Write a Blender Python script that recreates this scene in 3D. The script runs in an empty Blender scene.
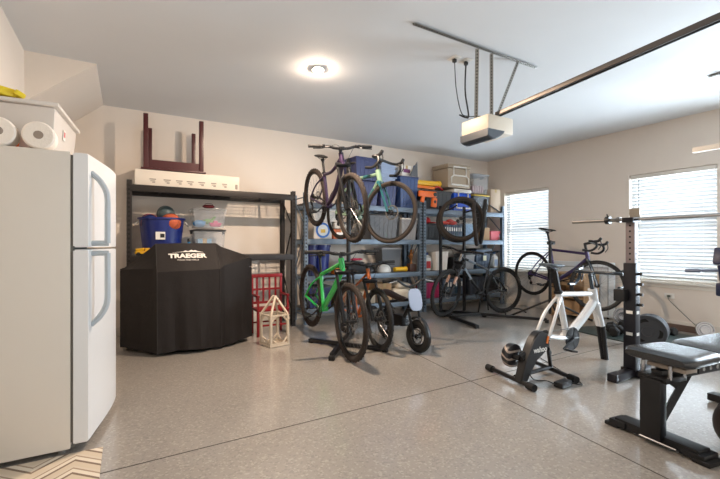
import bpy, bmesh, math, random
from mathutils import Vector as V, Matrix, Euler
random.seed(7)
PI = math.pi
scene = bpy.context.scene
COL = scene.collection

# ------------------------------------------------------------------ materials
def lin(c):
    def f(v):
        v = v / 255.0
        return v / 12.92 if v <= .04045 else ((v + .055) / 1.055) ** 2.4
    return (f(c[0]), f(c[1]), f(c[2]), 1.0)

MATS = {}
def mat(name, rgb, rough=.5, metal=0., spec=.5, var=0., scale=20., bump=0., bscale=80., alpha=1., trans=0., coat=0., emit=None, estr=0., sheen=0.):
    if name in MATS: return MATS[name]
    m = bpy.data.materials.new(name); m.use_nodes = True
    nt = m.node_tree; N = nt.nodes; L = nt.links
    p = N['Principled BSDF']
    p.inputs['Base Color'].default_value = lin(rgb)
    p.inputs['Roughness'].default_value = rough
    p.inputs['Metallic'].default_value = metal
    p.inputs['Specular IOR Level'].default_value = spec
    p.inputs['Alpha'].default_value = alpha
    p.inputs['Transmission Weight'].default_value = trans
    p.inputs['Coat Weight'].default_value = coat
    p.inputs['Sheen Weight'].default_value = sheen
    if emit:
        p.inputs['Emission Color'].default_value = lin(emit); p.inputs['Emission Strength'].default_value = estr
    if var > 0 or bump > 0:
        tc = N.new('ShaderNodeTexCoord')
        if var > 0:
            no = N.new('ShaderNodeTexNoise'); no.inputs['Scale'].default_value = scale; no.inputs['Detail'].default_value = 6
            L.new(tc.outputs['Object'], no.inputs['Vector'])
            mx = N.new('ShaderNodeMix'); mx.data_type = 'RGBA'
            c = lin(rgb)
            mx.inputs[6].default_value = tuple(max(0, v * (1 - var)) for v in c[:3]) + (1,)
            mx.inputs[7].default_value = tuple(min(1, v * (1 + var)) for v in c[:3]) + (1,)
            L.new(no.outputs['Fac'], mx.inputs[0]); L.new(mx.outputs[2], p.inputs['Base Color'])
        if bump > 0:
            nb = N.new('ShaderNodeTexNoise'); nb.inputs['Scale'].default_value = bscale; nb.inputs['Detail'].default_value = 4
            L.new(tc.outputs['Object'], nb.inputs['Vector'])
            b = N.new('ShaderNodeBump'); b.inputs['Strength'].default_value = bump; b.inputs['Distance'].default_value = .01
            L.new(nb.outputs['Fac'], b.inputs['Height']); L.new(b.outputs['Normal'], p.inputs['Normal'])
    MATS[name] = m
    return m

# ------------------------------------------------------------------ mesh builder
class MB:
    def __init__(s, M=None):
        s.bm = bmesh.new(); s.i = 0; s.M = M if M else Matrix()
    def _fin(s, faces, verts, M=None):
        T = s.M @ M if M else s.M
        for v in verts: v.co = T @ v.co
        for f in faces: f.material_index = s.i; f.smooth = True
    def box(s, c, d, rot=None, bev=0., taper=None):
        """centre, full size; rot = Euler tuple; taper = scale of the bottom face"""
        r = bmesh.ops.create_cube(s.bm, size=1.0)
        vs = r['verts']
        for v in vs:
            k = taper if (taper and v.co.z < 0) else 1.
            v.co = V((v.co.x * d[0] * k, v.co.y * d[1] * k, v.co.z * d[2]))
        if bev > 0:
            es = list({e for v in vs for e in v.link_edges})
            rb = bmesh.ops.bevel(s.bm, geom=es, offset=min(bev, min(d) * .45), segments=2, affect='EDGES', profile=.6)
            vs = list({v for f in rb['faces'] for v in f.verts} | {v for v in vs if v.is_valid})
        M = Matrix.Translation(V(c))
        if rot: M = M @ Euler(rot).to_matrix().to_4x4()
        fs = {f for v in vs for f in v.link_faces}
        s._fin(fs, vs, M); return s
    def bx(s, x0, x1, y0, y1, z0, z1, bev=0., taper=None):
        return s.box(((x0+x1)/2, (y0+y1)/2, (z0+z1)/2), (abs(x1-x0), abs(y1-y0), abs(z1-z0)), None, bev, taper)
    def tube(s, pts, r, seg=8, closed=False, flat=1.0):
        pts = [V(p) for p in pts]; n = len(pts)
        rs = r if isinstance(r, (list, tuple)) else [r] * n
        rings = []; prev = None; fs = []; vs = []
        for i, p in enumerate(pts):
            if closed: t = pts[(i+1) % n] - pts[i-1]
            elif i == 0: t = pts[1] - p
            elif i == n-1: t = p - pts[-2]
            else: t = (pts[i+1] - p).normalized() + (p - pts[i-1]).normalized()
            if t.length < 1e-9: t = V((0, 0, 1))
            t.normalize()
            if prev is None:
                a = V((0, 0, 1)) if abs(t.z) < .9 else V((0, 1, 0))
                u = t.cross(a).normalized()
            else:
                u = prev - t * prev.dot(t)
                u = u.normalized() if u.length > 1e-6 else t.orthogonal().normalized()
            prev = u; w = t.cross(u)
            ring = [s.bm.verts.new(p + (u * math.cos(2*PI*k/seg) * rs[i] + w * math.sin(2*PI*k/seg) * rs[i] * flat)) for k in range(seg)]
            rings.append(ring); vs += ring
        m = n if closed else n - 1
        for i in range(m):
            a, b = rings[i], rings[(i+1) % n]
            for k in range(seg):
                fs.append(s.bm.faces.new((a[k], a[(k+1) % seg], b[(k+1) % seg], b[k])))
        if not closed:
            fs.append(s.bm.faces.new(rings[0][::-1])); fs.append(s.bm.faces.new(rings[-1]))
        s._fin(fs, vs); return s
    def cyl(s, a, b, r, seg=16, r2=None):
        return s.tube([a, b], [r, r if r2 is None else r2], seg)
    def ring(s, c, n, R, r, seg=40, rs=8, flat=1.0):
        """torus; flat scales the section along the axis n"""
        c = V(c); n = V(n).normalized(); u = n.orthogonal().normalized(); w = n.cross(u)
        rows = []; fs = []; vs = []
        for i in range(seg):
            a = 2*PI*i/seg; d = u*math.cos(a) + w*math.sin(a)
            row = [s.bm.verts.new(c + d*(R + r*math.cos(2*PI*k/rs)) + n*r*flat*math.sin(2*PI*k/rs)) for k in range(rs)]
            rows.append(row); vs += row
        for i in range(seg):
            a, b = rows[i], rows[(i+1) % seg]
            for k in range(rs): fs.append(s.bm.faces.new((a[k], a[(k+1) % rs], b[(k+1) % rs], b[k])))
        s._fin(fs, vs); return s
    def lathe(s, prof, c=(0, 0, 0), n=(0, 0, 1), seg=24, scale=(1, 1)):
        """profile [(radius, height)] about axis n"""
        c = V(c); n = V(n).normalized()
        u = V((1, 0, 0)) if abs(n.z) > .99 else n.orthogonal().normalized(); w = n.cross(u)
        rows = []; fs = []; vs = []
        for (r, h) in prof:
            row = [s.bm.verts.new(c + n*h + u*math.cos(2*PI*k/seg)*max(r, 1e-4)*scale[0] + w*math.sin(2*PI*k/seg)*max(r, 1e-4)*scale[1]) for k in range(seg)]
            rows.append(row); vs += row
        for a, b in zip(rows, rows[1:]):
            for k in range(seg): fs.append(s.bm.faces.new((a[k], a[(k+1) % seg], b[(k+1) % seg], b[k])))
        fs.append(s.bm.faces.new(rows[0][::-1])); fs.append(s.bm.faces.new(rows[-1]))
        s._fin(fs, vs); return s
    def sphere(s, c, r, seg=16, sc=(1, 1, 1), rot=None):
        rr = bmesh.ops.create_uvsphere(s.bm, u_segments=seg, v_segments=max(6, seg*2//3), radius=r)
        vs = rr['verts']; M = Matrix.Translation(V(c))
        if rot: M = M @ Euler(rot).to_matrix().to_4x4()
        M = M @ Matrix.Diagonal((sc[0], sc[1], sc[2], 1))
        s._fin({f for v in vs for f in v.link_faces}, vs, M); return s
    def prism(s, pts, h, M=None):
        """2-D outline in xy pushed along z by h"""
        b = [s.bm.verts.new((x, y, 0)) for x, y in pts]; t = [s.bm.verts.new((x, y, h)) for x, y in pts]
        fs = [s.bm.faces.new(b[::-1]), s.bm.faces.new(t)]; n = len(pts)
        for k in range(n): fs.append(s.bm.faces.new((b[k], b[(k+1) % n], t[(k+1) % n], t[k])))
        s._fin(fs, b + t, M); return s
    def loft(s, rows, cap=True, closed=True):
        R = [[s.bm.verts.new(V(p)) for p in row] for row in rows]; fs = []; n = len(R[0])
        for a, b in zip(R, R[1:]):
            for k in range(n if closed else n-1): fs.append(s.bm.faces.new((a[k], a[(k+1) % n], b[(k+1) % n], b[k])))
        if cap: fs.append(s.bm.faces.new(R[0][::-1])); fs.append(s.bm.faces.new(R[-1]))
        s._fin(fs, [v for r in R for v in r]); return s
    def build(s, name, mats, parent=None, world=False, ang=35, sub=0):
        bmesh.ops.recalc_face_normals(s.bm, faces=s.bm.faces)
        if world and parent is not None:
            Mi = WM(parent).inverted()
            for v in s.bm.verts: v.co = Mi @ v.co
        me = bpy.data.meshes.new(name); s.bm.to_mesh(me); s.bm.free()
        for m in (mats if isinstance(mats, (list, tuple)) else [mats]): me.materials.append(m)
        me.set_sharp_from_angle(angle=math.radians(ang))
        o = bpy.data.objects.new(name, me); COL.objects.link(o)
        if parent is not None: o.parent = parent
        if sub:
            md = o.modifiers.new('sub', 'SUBSURF'); md.levels = sub; md.render_levels = sub
        return o

def WM(o):
    M = Matrix.LocRotScale(o.location, o.rotation_euler, o.scale)
    return WM(o.parent) @ M if o.parent else M

def tag(o, label, cat, group=None):
    o['label'] = label; o['category'] = cat
    if group: o['group'] = group
    return o
def thing(name, label, cat, loc=(0, 0, 0), rot=(0, 0, 0), group=None):
    o = bpy.data.objects.new(name, None); COL.objects.link(o); o.empty_display_size = .1
    o.location = loc; o.rotation_euler = rot
    return tag(o, label, cat, group)
def solo(mb, name, mats, label, cat, loc, group=None, rot=(0, 0, 0), ang=35, sub=0):
    o = mb.build(name, mats, ang=ang, sub=sub); o.location = loc; o.rotation_euler = rot
    return tag(o, label, cat, group)
def struct(mb, name, mats, ang=35):
    o = mb.build(name, mats, ang=ang); o['kind'] = 'structure'; return o
def text(name, body, size, m, parent, loc, rot, ext=.0008, align='CENTER', bold=0.):
    cu = bpy.data.curves.new(name, 'FONT'); cu.body = body; cu.size = size; cu.extrude = ext; cu.offset = bold
    cu.align_x = align; cu.align_y = 'CENTER'; cu.materials.append(m)
    tmp = bpy.data.objects.new(name, cu); me = bpy.data.meshes.new_from_object(tmp); bpy.data.objects.remove(tmp)
    o = bpy.data.objects.new(name, me); COL.objects.link(o); o.parent = parent; o.location = loc; o.rotation_euler = rot
    return o
def copy_tree(o, parent=None):
    c = o.copy(); COL.objects.link(c); c.parent = parent
    for ch in [k for k in bpy.data.objects if k.parent == o]: copy_tree(ch, c)
    return c
def arc(c, u, w, R, a0, a1, n=12):
    c, u, w = V(c), V(u), V(w)
    return [c + u*R*math.cos(a0+(a1-a0)*k/n) + w*R*math.sin(a0+(a1-a0)*k/n) for k in range(n+1)]
def bez(p, n=16):
    """smooth curve through control points (Catmull-Rom)"""
    p = [V(q) for q in p]; q = [p[0]*2-p[1]] + p + [p[-1]*2-p[-2]]; out = []
    for i in range(1, len(q)-2):
        for k in range(n):
            t = k/n; a, b, c, d = q[i-1], q[i], q[i+1], q[i+2]
            out.append(.5*((2*b) + (c-a)*t + (2*a-5*b+4*c-d)*t*t + (3*b-a-3*c+d)*t**3))
    out.append(p[-1]); return out

# palette
BLK = mat('black_plastic', (15, 15, 17), .45)
BLKM = mat('black_metal', (14, 14, 17), .4, .2)
BLKR = mat('black_rubber', (17, 16, 16), .75, bump=.2)
DARKM = mat('shaded_powder_steel', (44, 39, 37), .5, .3, var=.1)  # same rack product as the blue-grey ones, with shade put into its brown
BLUEG = mat('blue_grey_powder_steel', (104, 118, 132), .45, .3, var=.08)
STEEL = mat('bright_steel', (190, 190, 190), .25, 1.)
GALV = mat('galvanised_steel', (150, 148, 142), .45, .8, var=.15)
CHROME = mat('chrome', (165, 165, 168), .25, 1.)
WHITE = mat('white_plastic', (225, 222, 216), .4)
WHITEP = mat('white_paint', (222, 218, 210), .5)
HOLE = mat('slot_black', (8, 8, 8), .9)
CLEAR = mat('clear_plastic', (205, 210, 215), .12, alpha=.17)
MILKY = mat('milky_plastic', (235, 228, 220), .3, alpha=.72)
WIRE = mat('shelf_wire', (95, 90, 86), .5, .4)
SPOKE = mat('spoke_steel', (120, 120, 122), .35, .9)
BARE = mat('grey_alloy', (105, 106, 110), .35, .8)
E_WIN, E_ADDED, W_COL, W_STR, BULB_C, E_BULB, EXPO = 120., 420., (1.0, .92, .83, 1), .98, (255, 228, 202), 5200., 0.36
# ------------------------------------------------------------------ the room
XL, XR, YB, YF, ZC = -.76, 6.27, 5.68, -2.6, 2.77

def floor_mat():
    m = bpy.data.materials.new('speckled_epoxy_floor'); m.use_nodes = True
    nt = m.node_tree; N = nt.nodes; L = nt.links; p = N['Principled BSDF']
    tc = N.new('ShaderNodeTexCoord')
    def noise(sc, det=3):
        n = N.new('ShaderNodeTexNoise'); n.inputs['Scale'].default_value = sc; n.inputs['Detail'].default_value = det
        L.new(tc.outputs['Object'], n.inputs['Vector']); return n
    def ramp(src, stops):
        r = N.new('ShaderNodeValToRGB'); e = r.color_ramp.elements
        e[0].position, e[0].color = stops[0]; e[1].position, e[1].color = stops[-1]
        for s in stops[1:-1]:
            k = e.new(s[0]); k.color = s[1]
        L.new(src, r.inputs['Fac']); return r
    big = noise(1.3, 5)
    base = ramp(big.outputs['Fac'], [(.3, lin((158, 152, 145))), (.7, lin((168, 162, 155)))])
    v = N.new('ShaderNodeTexVoronoi'); v.inputs['Scale'].default_value = 95
    L.new(tc.outputs['Object'], v.inputs['Vector'])
    sep = N.new('ShaderNodeSeparateColor'); L.new(v.outputs['Color'], sep.inputs['Color'])
    flk = ramp(sep.outputs[0], [(0, lin((92, 86, 82))), (.12, lin((92, 86, 82))), (.16, lin((145, 137, 128))), (.84, lin((150, 142, 132))), (.9, lin((205, 196, 182))), (1, lin((205, 196, 182)))])
    mx = N.new('ShaderNodeMix'); mx.data_type = 'RGBA'; mx.inputs[0].default_value = .3
    L.new(base.outputs['Color'], mx.inputs[6]); L.new(flk.outputs['Color'], mx.inputs[7])
    L.new(mx.outputs[2], p.inputs['Base Color'])
    r = ramp(noise(2.2, 6).outputs['Fac'], [(.3, (.28, .28, .28, 1)), (.7, (.34, .34, .34, 1))])
    L.new(r.outputs['Color'], p.inputs['Roughness'])
    b = N.new('ShaderNodeBump'); b.inputs['Strength'].default_value = .05; b.inputs['Distance'].default_value = .004
    L.new(noise(35, 4).outputs['Fac'], b.inputs['Height']); L.new(b.outputs['Normal'], p.inputs['Normal'])
    p.inputs['Coat Weight'].default_value = 1.; p.inputs['Coat Roughness'].default_value = .12; p.inputs['Coat IOR'].default_value = 1.6
    return m
FLOOR = floor_mat()
WALL = mat('warm_wall_paint', (224, 214, 203), .8, spec=.25, var=.03, scale=3, bump=.12, bscale=160)
CEIL = mat('ceiling_paint', (224, 226, 228), .85, spec=.2, var=.03, scale=2, bump=.15, bscale=120)
TRIM = mat('trim_paint', (212, 204, 192), .5)
JOINT = mat('floor_joint_dark', (70, 64, 58), .9)  # dark colour of the floor joint lines

mb = MB(); mb.bx(XL-.1, XR+.2, YF-1, YB+.15, -.1, 0); fl = struct(mb, 'floor', FLOOR)
mb = MB()
mb.box((2.8, 2.36, .0004), (7.0, .007, .0012), (0, 0, .022)); mb.box((2.27, 1.4, .0004), (.007, 8.4, .0012), (0, 0, -.14))
struct(mb, 'trim_1', JOINT)
mb = MB(); mb.bx(XL-.15, XR+.2, YF, YB+.15, ZC, ZC+.15); struct(mb, 'ceiling', CEIL)
mb = MB(); mb.bx(XL-.15, XR+.2, YB, YB+.15, 0, ZC); struct(mb, 'wall_back', WALL)
mb = MB(); mb.bx(XL-.15, XL, YF, YB, 0, ZC); struct(mb, 'wall_left', WALL)
# sloped soffit over the far left corner
mb = MB()
mb.prism([(-.24, ZC), (XL, ZC), (XL, 2.33)], YB-4.42, Matrix.Translation((0, 4.42, 0)) @ Matrix(((1, 0, 0, 0), (0, 0, 1, 0), (0, 1, 0, 0), (0, 0, 0, 1))))
struct(mb, 'ceiling_soffit', WALL)
# right wall with two window openings, plus an added unseen one for daylight
W1 = (4.33, 5.26, .62, 2.10); W2 = (2.05, 3.05, .60, 2.10); W_ADDED = (-.2, 1.5, .60, 2.10)
mb = MB()
T = .2
mb.bx(XR, XR+T, YF, W_ADDED[0], 0, ZC); mb.bx(XR, XR+T, W_ADDED[1], W2[0], 0, ZC); mb.bx(XR, XR+T, W2[1], W1[0], 0, ZC); mb.bx(XR, XR+T, W1[1], YB, 0, ZC)
for w in (W1, W2, W_ADDED):
    mb.bx(XR, XR+T, w[0], w[1], 0, w[2]); mb.bx(XR, XR+T, w[0], w[1], w[3], ZC)
struct(mb, 'wall_right', WALL)
mb = MB(); mb.bx(XR-.014, XR, YF, YB, 0, .10, .004); struct(mb, 'baseboard_right', TRIM)
mb = MB(); mb.bx(XL, XR-.014, YB-.014, YB, 0, .10, .004); struct(mb, 'baseboard_back', TRIM)
mb = MB(); mb.bx(XL, XL+.014, YF, YB-.014, 0, .10, .004); struct(mb, 'baseboard_left', TRIM)

GLASS = mat('window_glass', (240, 245, 245), .02, alpha=.12)
def window(n, w):
    y0, y1, z0, z1 = w; x = XR+.13
    mb = MB()
    for a in ((y0, y0+.04, z0, z1), (y1-.04, y1, z0, z1), (y0+.04, y1-.04, z0, z0+.05), (y0+.04, y1-.04, z1-.04, z1), (y0+.04, y1-.04, (z0+z1)/2-.02, (z0+z1)/2+.025)):
        mb.bx(x-.03, x+.03, a[0], a[1], a[2], a[3], .004)
    f = struct(mb, 'window_%d' % n, WHITEP)
    g = MB(); g.bx(x+.005, x+.009, y0+.04, y1-.04, z0+.05, z1-.04); g.build('pane', GLASS, f)
    s = MB(); s.bx(XR-.045, XR+.1, y0-.03, y1+.03, z0-.022, z0-.0005, .005); s.bx(XR-.012, XR, y0-.02, y1+.02, z0-.075, z0-.022, .004)
    s.build('window_sill', WHITEP, f)
window(1, W1); window(2, W2); window(3, W_ADDED)  # the third window is added out of view to let in daylight

def slat_mat():
    m = bpy.data.materials.new('blind_slat_white'); m.use_nodes = True
    nt = m.node_tree; N = nt.nodes; L = nt.links; p = N['Principled BSDF']
    p.inputs['Base Color'].default_value = lin((190, 192, 194)); p.inputs['Roughness'].default_value = .5
    t = N.new('ShaderNodeBsdfTranslucent'); t.inputs['Color'].default_value = lin((215, 218, 220))
    mx = N.new('ShaderNodeMixShader'); mx.inputs[0].default_value = .03
    L.new(p.outputs[0], mx.inputs[1]); L.new(t.outputs[0], mx.inputs[2]); L.new(mx.outputs[0], N['Material Output'].inputs[0])
    return m
SLAT = slat_mat()
def blind(w, label, wand):
    y0, y1, z0, z1 = w; x = XR+.045
    t = thing('window_blind', label, 'blind', (x, (y0+y1)/2, z1), group='white slatted window blinds')
    mb = MB(); mb.bx(x-.03, x+.03, y0+.012, y1-.012, z1-.06, z1-.003, .006); mb.build('headrail', WHITEP, t, True)
    mb = MB(); n = 29; top = z1-.09; bot = z0+.06; st = (top-bot)/(n-1)
    for k in range(n):
        z = bot + st*k
        mb.box((x, (y0+y1)/2, z), (.050, y1-y0-.03, .003), (0, .62, 0))
    mb.build('slats', SLAT, t, True)
    mb = MB(); mb.bx(x-.026, x+.026, y0+.015, y1-.015, z0+.012, z0+.034, .005); mb.build('bottom_rail', WHITEP, t, True)
    for f in (.14, .5, .86):
        mb = MB(); y = y0+(y1-y0)*f
        mb.cyl((x-.028, y, z0+.03), (x-.028, y, z1-.05), .0016, 5); mb.cyl((x+.026, y, z0+.03), (x+.026, y, z1-.05), .0016, 5)
        mb.build('ladder_cord', WHITEP, t, True)
    mb = MB(); y = wand
    mb.cyl((x-.036, y, z1-.06), (x-.036, y, z1-.75), .004, 6); mb.build('tilt_wand', mat('wand_grey', (150, 150, 150), .3), t, True)
blind(W1, 'white slatted blind over the far window beside the blue shelves', W1[1]-.12)
blind(W2, 'white slatted blind over the near window behind the barbell', W2[1]-.12)

# ------------------------------------------------------------------ window daylight, added side window light, open-front fill, ceiling light
def area(name, loc, rot, sx, sy, e, col):
    l = bpy.data.lights.new(name, 'AREA'); l.shape = 'RECTANGLE'; l.size = sx; l.size_y = sy; l.energy = e; l.color = col
    o = bpy.data.objects.new(name, l); COL.objects.link(o); o.location = loc; o.rotation_euler = rot; return o
for w in (W1, W2):
    area('daylight', (XR+.6, (w[0]+w[1])/2, (w[2]+w[3])/2+.1), (0, math.radians(90), 0), 2.0, 1.5, E_WIN, (.74, .88, 1.0))
area('daylight', (XR+.45, .65, 1.5), (0, math.radians(90), 0), 2.0, 1.9, E_ADDED, (.74, .88, 1.0))  # light of the added window, brightens the right side of the room
wd = bpy.data.worlds.new('World'); scene.world = wd; wd.use_nodes = True
bg = wd.node_tree.nodes['Background']; bg.inputs[0].default_value = W_COL; bg.inputs[1].default_value = W_STR

LX, LY = 1.57, 3.49
t = thing('ceiling_light', 'small glowing round flush light on the ceiling above the bikes', 'lamp', (LX, LY, ZC))
mb = MB(); mb.ring((LX, LY, ZC-.003), (0, 0, 1), .052, .008, 40, 8, 1.0); mb.lathe([(.05, 0), (.05, -.004), (.001, -.004)], (LX, LY, ZC), seg=32); mb.build('trim_ring', WHITE, t, True)
mb = MB(); mb.lathe([(.036, -.004), (.037, -.009), (.033, -.014), (.022, -.018), (.010, -.020), (.001, -.0205)], (LX, LY, ZC), seg=32)
mb.build('diffuser', mat('lamp_glow', (255, 240, 215), .3, emit=BULB_C, estr=E_BULB), t, True)

# camera
cam = bpy.data.cameras.new('Camera'); co = bpy.data.objects.new('Camera', cam); COL.objects.link(co)
co.location = (0, 0, 1.10); co.rotation_euler = (math.radians(90), 0, math.radians(-30.2))
cam.sensor_width = 36; cam.lens = 401/720*36; cam.shift_y = 5.5/720; cam.clip_start = .05
scene.camera = co
vs = scene.view_settings; vs.view_transform = 'Standard'; vs.look = 'None'; vs.gamma = 1; vs.exposure = EXPO; vs.use_curve_mapping = False

# ------------------------------------------------------------------ refrigerator and what lies on it
FR = mat('fridge_enamel', (214, 206, 195), .35, var=.02, scale=4, bump=.05, bscale=300)
FRD = mat('fridge_door_enamel', (222, 222, 222), .28, bump=.04, bscale=300)
HND = mat('handle_grey', (176, 184, 190), .35)
GASK = mat('door_gasket', (112, 110, 104), .7)
t = thing('refrigerator', 'tall white refrigerator with curved doors and loop handles', 'refrigerator', (-.47, 2.95, 0))
fy0, fy1 = 2.58, 3.44
mb = MB(); mb.bx(-.745, -.255, fy0, fy1, .03, 1.59, .006); mb.build('body', FR, t, True)
mb = MB(); mb.bx(-.257, -.243, fy0+.012, fy1-.012, .06, 1.575); mb.build('door_gasket', GASK, t, True)
def door(z0, z1):
    n = 18; front = []
    for k in range(n+1):
        u = k/n; y = fy0 + (fy1-fy0)*u
        x = -.178 + .118*math.sin(min(1, u*1.08)*PI/2)**1.15 - (.05*max(0, u-.8)/.2 if u > .8 else 0)
        front.append((x, y))
    pts = [(-.243, fy0), (-.243, fy1)] + front[::-1]
    mb = MB(); mb.prism(pts, z1-z0, Matrix.Translation((0, 0, z0)))
    bmesh.ops.bevel(mb.bm, geom=[e for e in mb.bm.edges if abs(e.verts[0].co.z-e.verts[1].co.z) < 1e-5], offset=.006, segments=2, affect='EDGES')
    return mb
fz = door(1.088, 1.588).build('freezer_door', FRD, t, True, ang=25)
fd = door(.05, 1.076).build('fridge_door', FRD, t, True, ang=25)
def handle(zs):
    x0 = -.17; y = fy0+.075
    p = [(x0, y, zs[0]), (x0+.045, y, zs[0]+(zs[1]-zs[0])*.12), (x0+.075, y, zs[0]+(zs[1]-zs[0])*.3), (x0+.078, y, zs[0]+(zs[1]-zs[0])*.6), (x0+.078, y, zs[1])]
    m = MB(); c = bez(p, 8); rows = []
    for q in c: rows.append(q)
    m.tube(rows, .019, 8, flat=.8); m.tube([(x0-.005, y, zs[1]), (x0+.084, y, zs[1])], .015, 8); return m
handle((1.50, 1.11))  .build('door_handle', HND, fz, True)
handle((.66, 1.055)).build('door_handle', HND, fd, True)
mb = MB(); mb.bx(-.165, -.155, fy0+.13, fy0+.16, 1.525, 1.545); mb.build('badge', mat('badge_red', (170, 60, 60), .4), fz, True)
mb = MB(); mb.bx(-.36, -.2, fy1-.09, fy1-.02, 1.588, 1.605, .004); mb.build('top_hinge', mat('hinge_dark', (60, 50, 45), .5), t, True)
mb = MB(); mb.bx(-.30, -.24, fy0+.05, fy1-.05, .015, .05); mb.build('toe_grille', GASK, t, True)
for y in (fy0+.06, fy1-.06):
    for x in (-.7, -.3): mb = MB(); mb.cyl((x, y, 0), (x, y, .035), .02, 10); mb.build('foot', GASK, t, True)

PAPER = mat('paper_towel', (236, 226, 214), .85, bump=.3, bscale=60)
TUBEC = mat('cardboard_core', (150, 135, 122), .8)
for i, x in enumerate((-.545, -.388)):
    t = thing('paper_roll', ('white paper roll on the fridge at the photo edge', 'white paper roll on the fridge nearer its doors')[i], 'paper roll', (x, 2.585, 1.59+.0705), group='paper rolls on the fridge')
    mb = MB(); mb.lathe([(.020, 0), (.062, 0), (.070, .008), (.070, .102), (.062, .11), (.020, .11)], (0, 0, 0), (0, 1, 0), 28); mb.build('paper', PAPER, t)
    mb = MB(); mb.lathe([(.021, -.001), (.021, .111)], (0, 0, 0), (0, 1, 0), 16); mb.build('core', TUBEC, t)
t = thing('storage_bin', 'milky plastic storage bin with lid behind the paper rolls', 'bin', (-.52, 3.0, 1.5935), (0, 0, -.08))
mb = MB(); mb.box((0, 0, .125), (.42, .56, .25), None, .015, .92); mb.build('bin_body', MILKY, t)
mb = MB(); mb.box((0, 0, .262), (.455, .60, .022), None, .008); mb.box((0, 0, .276), (.38, .52, .012), None, .005); mb.build('lid', MILKY, t)
mb = MB(); mb.box((.208, -.06, .15), (.002, .05, .06), (0, .07, 0)); mb.i = 1; mb.box((.2095, -.06, .155), (.001, .03, .03), (0, .07, 0)); mb.build('label_sticker', [WHITE, mat('sticker_red', (190, 80, 80), .5)], t)
mb = MB(); mb.box((0, 0, .04), (.20, .16, .07), (.1, .1, .3), .02)
solo(mb, 'orange_pouch', mat('soft_orange', (240, 120, 60), .6), 'orange pouch seen through the milky bin on the fridge', 'pouch', (-.55, 2.80, 1.61))
mb = MB(); mb.box((0, 0, .03), (.16, .12, .05), (0, .1, .3), .02); mb.box((.09, .0, .02), (.05, .11, .03), (0, .5, .3), .01)
solo(mb, 'snack_bag', mat('yellow_wrap', (225, 200, 40), .4, bump=.5, bscale=30), 'crumpled yellow bag on the lid of the milky bin', 'bag', (-.595, 2.80, 1.883))

# rug with chevrons
def chevron_mat():
    m = bpy.data.materials.new('chevron_rug'); m.use_nodes = True
    nt = m.node_tree; N = nt.nodes; L = nt.links; p = N['Principled BSDF']; p.inputs['Roughness'].default_value = .95
    tc = N.new('ShaderNodeTexCoord'); sp = N.new('ShaderNodeSeparateXYZ'); L.new(tc.outputs['Object'], sp.inputs[0])
    def mth(op, a, b=None):
        n = N.new('ShaderNodeMath'); n.operation = op
        for i, v in enumerate((a, b)):
            if v is None: continue
            if isinstance(v, (int, float)): n.inputs[i].default_value = v
            else: L.new(v, n.inputs[i])
        return n.outputs[0]
    zig = mth('PINGPONG', mth('ADD', sp.outputs[0], 10), .17)
    v = mth('ADD', sp.outputs[1], mth('MULTIPLY', zig, 1.0))
    fr = mth('FRACT', mth('MULTIPLY', mth('ADD', v, 10), 7.5))
    r = N.new('ShaderNodeValToRGB'); r.color_ramp.interpolation = 'CONSTANT'; e = r.color_ramp.elements
    e[0].position = 0; e[0].color = lin((212, 196, 174)); e[1].position = .35; e[1].color = lin((132, 112, 94))
    for q, c in ((.5, (228, 216, 198)), (.75, (170, 148, 126)), (.85, (215, 200, 180))):
        k = e.new(q); k.color = lin(c)
    L.new(fr, r.inputs['Fac']); L.new(r.outputs['Color'], p.inputs['Base Color'])
    no = N.new('ShaderNodeTexNoise'); no.inputs['Scale'].default_value = 250; b = N.new('ShaderNodeBump'); b.inputs['Strength'].default_value = .6; b.inputs['Distance'].default_value = .004
    L.new(no.outputs['Fac'], b.inputs['Height']); L.new(b.outputs['Normal'], p.inputs['Normal'])
    return m
mb = MB(); mb.box((0, 0, .005), (.63, 1.1, .010), None, .003)
solo(mb, 'rug', chevron_mat(), 'tan and cream chevron patterned rug in front of the fridge side', 'rug', (-.425, 2.025, 0))

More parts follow.
